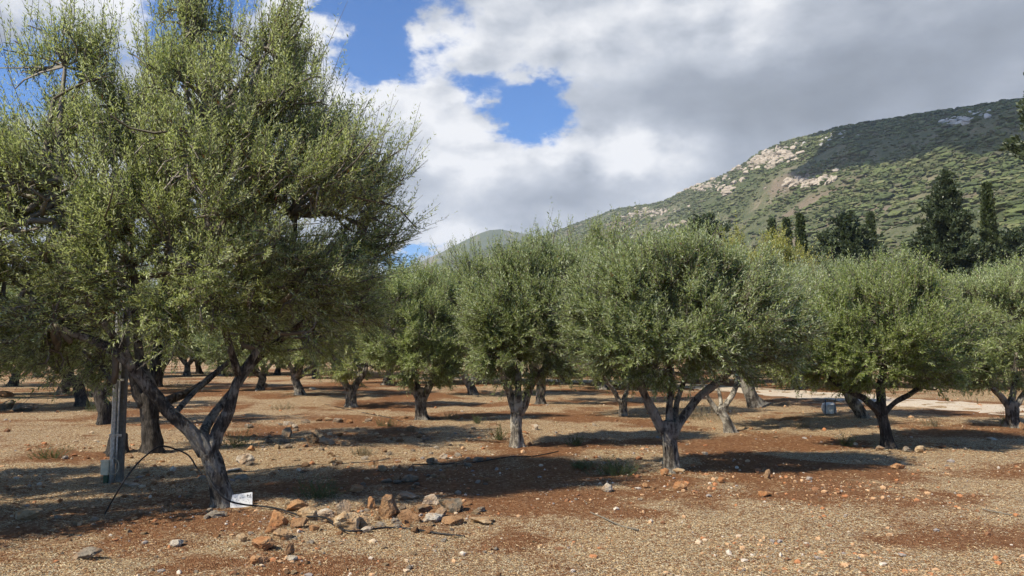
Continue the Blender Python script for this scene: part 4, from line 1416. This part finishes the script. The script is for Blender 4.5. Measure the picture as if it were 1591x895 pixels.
# ------------------------------------------------------------------ white plate leaning on the ground by the trunk
pp = at(375, 787)
g = MB()
g.box((0, 0, .085), (.265, .006, .17), 0, 0)
r = np.random.default_rng(8)
for x, z, w, h in ((.075, .135, .010, .024), (.092, .137, .012, .004), (.092, .128, .012, .004), (.111, .136, .005, .026), (.102, .112, .006, .018), (.082, .108, .012, .005), (.118, .11, .005, .014)):
    g.box((x, -.0045, z), (w, .002, h))
for k in range(34):
    g.box((r.uniform(-.12, .12), -.0042, r.uniform(.02, .16)), (r.uniform(.003, .010), .0014, r.uniform(.003, .007)))
pme = g.mesh('plate', M['sign'])
pme.materials.append(M['ink'])
nq, ntr = sum(len(q) for q in g.q), sum(len(q) for q in g.t)
pme.polygons.foreach_set('material_index', np.r_[np.zeros(4), np.ones(nq - 4), np.zeros(8), np.ones(ntr - 8)].astype(np.int32))
plate = link('white_plate', pme, None, pp)
tag(plate, 'small white metal plate with dark specks leaning on the ground against the big trunk', 'plate')
plate.scale = (.9, .9, .9)
plate.rotation_euler = (RAD(-22), RAD(-7), RAD(6))

# ------------------------------------------------------------------ pale blue sack by the leaning tree
p = at(1288, 643)
root = link('plastic_sack', None, None, p)
tag(root, 'crumpled pale blue plastic sack with dark straps on the ground near the track', 'sack')
bv, bf = ICO[4]
V = np.sign(bv) * np.abs(bv) ** .55
V = V * np.array([.18, .12, .16])
V = V * (1 + .14 * fbm(bv * 2.6, 4, 9)[:, None]) + np.array([0, 0, .17])
V[:, 2] = np.maximum(V[:, 2], 0)
g = MB()
g.add(V, None, bf)
g.build('sack_body', M['sack'], root)
for sx in (-.17, .1):
    g = MB()
    g.tube(smooth_path([[sx, -.15, .03], [sx + .01, -.155, .2], [sx + .03, -.12, .36], [sx + .09, -.02, .42], [sx + .1, .08, .34]], 18), .014, 6)
    g.build('strap', M['strap'], root, True)

# old stump behind the post
p = at(183, 704)
rngs = np.random.default_rng(4)
g = MB()
z = np.array([-.05, .05, .2, .32, .36])
g.tube(np.c_[.02 * z, 0 * z, z], [.19, .17, .15, .14, .09], 20, .15, 3, .1, 5, .2)
tag(g.build('tree_stump', M['bark_dark'], None, True, p), 'low dark stump half hidden behind the metal post', 'stump')


# ------------------------------------------------------------------ weeds
def weed(u, v, hpx, n, mat, lab, spread=.5, leafy=True):
    p = at(u, v)
    k = p[1] / F
    r = np.random.default_rng(int(u * 7 + v))
    root = link('weed' if mat == 'weed' else 'dry_weed', None, None, p)
    base = np.c_[r.normal(0, spread * .35 * hpx * k, (n, 2)), np.zeros(n)]
    d = norm(np.c_[r.normal(0, .55, (n, 2)) + base[:, :2] / (hpx * k), np.ones(n)])
    ln = hpx * k * r.uniform(.5, 1.1, n)
    g = MB()
    shoot_stems(g, base, d, ln, .003)
    g.build('stems', M[mat], root)
    g = MB()
    leaves(g, r, base, d, ln, 14, .05, .009, 45, 0, .8)
    g.build('leaves', M[mat], root)
    return tag(root, lab, 'weed', 'wispy weeds between the trees')


weed(775, 682, 24, 34, 'weed', 'green wispy weed left of the pale trunk')
weed(492, 776, 34, 60, 'weed', 'dim green weed in the shade behind the rock pile', .9)
weed(960, 738, 26, 70, 'weed', 'grey green spreading weed left of the round crowned tree', 1.5)
weed(1316, 692, 22, 30, 'weed', 'green weed left of the wide dark trunked tree')
weed(742, 662, 14, 24, 'weed', 'small pale weed between the wide fork and the pale trunk')
weed(368, 694, 34, 50, 'weed', 'bushy green weed right behind the big trunk', .8)
weed(895, 690, 16, 30, 'weed', 'low weed in the shade right of the pale trunk', 1)
weed(1562, 660, 22, 26, 'weed', 'green weed left of the trunk at the right edge', .6)
weed(80, 713, 20, 40, 'weed', 'yellowish low weed on the left near the post', 1.4)
weed(140, 640, 18, 40, 'weed', 'green weed at the foot of the slim dark trunk', 1)
weed(1100, 652, 40, 70, 'dry', 'dry grey weed patch left of the leaning pale trunk', 1.2)
weed(1068, 648, 26, 60, 'dry', 'dry grey weed patch behind the limbs of the round crowned tree', 1.3)
weed(600, 664, 12, 30, 'weed', 'sparse low weed on the ground left of the wide fork trunk', 1.3)
weed(905, 728, 14, 40, 'weed', 'faint spreading weed left of the grey green one', 1.5)
weed(1245, 664, 14, 40, 'dry', 'dry tuft on the bare ground right of the leaning pale trunk', 1.3)
weed(1450, 668, 14, 40, 'dry', 'dry tuft beside the track right of the wide dark trunked tree', 1.3)
weed(565, 706, 12, 30, 'dry', 'small dry tuft on the shaded ground behind the pile', 1.3)
weed(440, 636, 14, 40, 'dry', 'dry tuft below the squat grey trunk', 1.4)
weed(700, 656, 12, 30, 'dry', 'little dry tuft right of the wide fork trunk', 1.2)
weed(275, 608, 26, 90, 'dry', 'dry greyish weeds under the left limb of the big tree', 1.6)

# ------------------------------------------------------------------ haze
bm = bmesh.new()
bmesh.ops.create_cube(bm, size=1)
me = bpy.data.meshes.new('haze')
bm.to_mesh(me)
bm.free()
hz = link('haze', me, None, (0, 0, 0))
lo, hi_ = np.array([-6500, -3500, -4.0]), np.array([6500, 7500, 560.0])
hz.location = (lo + hi_) / 2
hz.scale = hi_ - lo
m = bpy.data.materials.new('haze_air')
m.use_nodes = True
m.node_tree.nodes.remove(m.node_tree.nodes['Principled BSDF'])
pv = m.node_tree.nodes.new('ShaderNodeVolumePrincipled')
pv.inputs['Color'].default_value = (0.78, 0.87, 1.0, 1)
pv.inputs['Density'].default_value = 0.00011
m.node_tree.links.new(pv.outputs[0], m.node_tree.nodes['Material Output'].inputs['Volume'])
me.materials.append(m)
tag(hz, 'thin blue haze over the far hills', 'haze', kind='stuff')

# ------------------------------------------------------------------ sky with clouds
w = bpy.data.worlds.new('World')
SC.world = w
w.use_nodes = True
nt = NT(w.node_tree)
bg = w.node_tree.nodes['Background']
sky = nt.n('ShaderNodeTexSky', sky_type='NISHITA')
sky.sun_disc = False
sky.sun_elevation = SUN_EL
sky.sun_rotation = math.atan2(SUN[0], SUN[1])
sky.air_density = 1.0
sky.dust_density = 0.6
sky.ozone_density = 1.6
dirv = nt.n('ShaderNodeTexCoord').outputs['Generated']
sp = nt.n('ShaderNodeSeparateXYZ')
nt.put(sp.inputs[0], dirv)
X, Yv, Zv = sp.outputs
DEG = 180 / math.pi
az = nt.m('MULTIPLY', nt.m('ARCTAN2', X, Yv), DEG)
el = nt.m('MULTIPLY', nt.m('ARCSINE', Zv), DEG)
mpn = nt.n('ShaderNodeMapping')
mpn.inputs['Scale'].default_value = (1.0, 1.0, 1.7)
nt.put(mpn.inputs['Vector'], dirv)
cv = mpn.outputs[0]
wp = nt.noise(cv, 6.0, 9, 0.62, 0.0)
ws = nt.n('ShaderNodeSeparateColor')
nt.put(ws.inputs[0], wp.outputs['Color'])
azw = nt.m('ADD', az, nt.m('MULTIPLY', nt.m('SUBTRACT', ws.outputs[0], .5), 15.0))
elw = nt.m('ADD', el, nt.m('MULTIPLY', nt.m('SUBTRACT', ws.outputs[1], .5), 13.0))
fine = nt.noise(cv, 21.0, 10, 0.66, 0.25).outputs['Fac']
puff = nt.noise(cv, 7.0, 8, 0.5, 0.1).outputs['Fac']
# the same billows looked up a little towards the sun: their lit sides
off = nt.vm('ADD', cv, (-0.030, -0.004, 0.034))
puff_s = nt.noise(off, 7.0, 8, 0.5, 0.1).outputs['Fac']
relief = nt.m('SUBTRACT', puff, puff_s)


azs = nt.m('ADD', az, nt.m('MULTIPLY', nt.m('SUBTRACT', ws.outputs[0], .5), 7.0))
els = nt.m('ADD', el, nt.m('MULTIPLY', nt.m('SUBTRACT', ws.outputs[1], .5), 7.0))


def blob(u, v, ru, rv, rot=0.0, soft=True):
    """soft ellipse in sky directions"""
    d = ray(u, v)
    a0 = math.atan2(d[0], d[1]) * DEG
    e0 = el_of(u, v) * DEG
    ra, re = ru / F * DEG, rv / F * DEG
    dx = nt.m('SUBTRACT', azs if soft else azw, a0)
    dy = nt.m('SUBTRACT', els if soft else elw, e0)
    c, s = math.cos(rot), math.sin(rot)
    xx = nt.m('ADD', nt.m('MULTIPLY', dx, c / ra), nt.m('MULTIPLY', dy, s / ra))
    yy = nt.m('ADD', nt.m('MULTIPLY', dx, -s / re), nt.m('MULTIPLY', dy, c / re))
    r2 = nt.m('ADD', nt.m('MULTIPLY', xx, xx), nt.m('MULTIPLY', yy, yy))
    return nt.m('EXPONENT', nt.m('MULTIPLY', r2, -0.7))


def total(items):
    out = None
    for wgt, bb in items:
        t = nt.m('MULTIPLY', bb, wgt)
        out = t if out is None else nt.m('ADD', out, t)
    return out


holes = total([(a, blob(*b, soft=False)) for a, b in [(1.0, (565, 45, 58, 56)), (1.0, (812, 165, 66, 48, -.2)), (.35, (725, 105, 40, 22)), (1.0, (335, 15, 48, 50)), (1.15, (15, 95, 70, 50)), (.8, (640, 400, 30, 22)), (.7, (610, -40, 110, 50)), (.5, (200, 60, 90, 40))]])
# away from the photographed part the sky is mostly clear
side = nt.step(nt.m('ABSOLUTE', nt.m('SUBTRACT', az, 6.0)), 44, 62)
high = nt.step(el, 30, 44)
openn = nt.m('MULTIPLY', nt.m('MAXIMUM', side, high), 1.0)
holes = nt.m('ADD', holes, openn)
edge_n = nt.m('ADD', nt.m('MULTIPLY', nt.m('SUBTRACT', fine, .5), .9), nt.m('MULTIPLY', nt.m('SUBTRACT', puff, .5), .9))
cover = nt.m('SUBTRACT', 1.0, nt.step(nt.m('ADD', holes, edge_n), 0.25, .66))
base = total([(-.30, blob(1120, 165, 190, 60, .12)), (-.34, blob(1430, 110, 240, 95)), (-.16, blob(1300, 225, 170, 45)), (.22, blob(1150, 45, 90, 55)), (-.17, blob(650, 290, 90, 45)), (.5, blob(620, 165, 120, 50, -.5)), (.46, blob(890, 222, 120, 36)), (.4, blob(1000, 245, 80, 36)), (.14, blob(700, 345, 60, 36)), (-.14, blob(920, 310, 120, 35)), (.3, blob(460, 30, 80, 70)), (.08, blob(860, 50, 160, 60)), (.25, blob(120, 20, 120, 40)), (.18, blob(690, 90, 50, 60)), (-.1, blob(1000, 130, 60, 60))])
base = nt.m('ADD', base, 0.61)
lively = nt.m('ADD', 0.25, nt.m('MULTIPLY', nt.step(base, .42, .8), .75))
detail = nt.m('ADD', nt.m('MULTIPLY', relief, 2.3), nt.m('MULTIPLY', nt.m('SUBTRACT', fine, .5), .30))
shade = nt.m('ADD', nt.m('ADD', base, nt.m('MULTIPLY', nt.m('SUBTRACT', puff, .5), .45)), nt.m('MULTIPLY', detail, lively), clamp=True)
ccol = nt.ramp(shade, [(0.0, (1.75, 1.95, 2.25)), (0.3, (2.45, 2.7, 3.15)), (0.6, (3.8, 4.05, 4.5)), (1.0, (6.2, 6.25, 6.4))])
skyc = nt.mix(1.0, sky.outputs[0], (0.40, 0.72, 1.12), 'MULTIPLY')
nt.put(bg.inputs['Color'], nt.mix(cover, skyc, ccol))
bg.inputs['Strength'].default_value = 0.10
w.cycles.sampling_method = 'MANUAL'
w.cycles.sample_map_resolution = 512

# ------------------------------------------------------------------ sun and camera
sl = bpy.data.lights.new('sun', 'SUN')
sl.energy = 5.0
sl.angle = RAD(0.53)
sl.color = (1.0, 0.91, 0.76)
so = bpy.data.objects.new('sun', sl)
COL.objects.link(so)
so.rotation_euler = Vector(SUN).to_track_quat('Z', 'Y').to_euler()

cam = bpy.data.cameras.new('camera')
cam.sensor_width = 36
cam.lens = 36 * F / 1591
cam.clip_start = 0.1
cam.clip_end = 20000
co = bpy.data.objects.new('camera', cam)
COL.objects.link(co)
co.location = (0, 0, CAMH)
co.rotation_euler = (math.pi / 2 + PITCH, 0, 0)
SC.camera = co

vs = SC.view_settings
vs.view_transform = 'Standard'
vs.look = 'None'
vs.exposure = 0.62
vs.gamma = 1.0
vs.use_curve_mapping = False
cy_ = SC.cycles
cy_.max_bounces = 8
cy_.diffuse_bounces = 5
cy_.glossy_bounces = 2
cy_.transmission_bounces = 3
cy_.volume_bounces = 0
cy_.use_adaptive_sampling = True
cy_.adaptive_threshold = 0.02
cy_.use_denoising = True
cy_.denoising_input_passes = 'RGB_ALBEDO_NORMAL'
cy_.denoising_prefilter = 'ACCURATE'
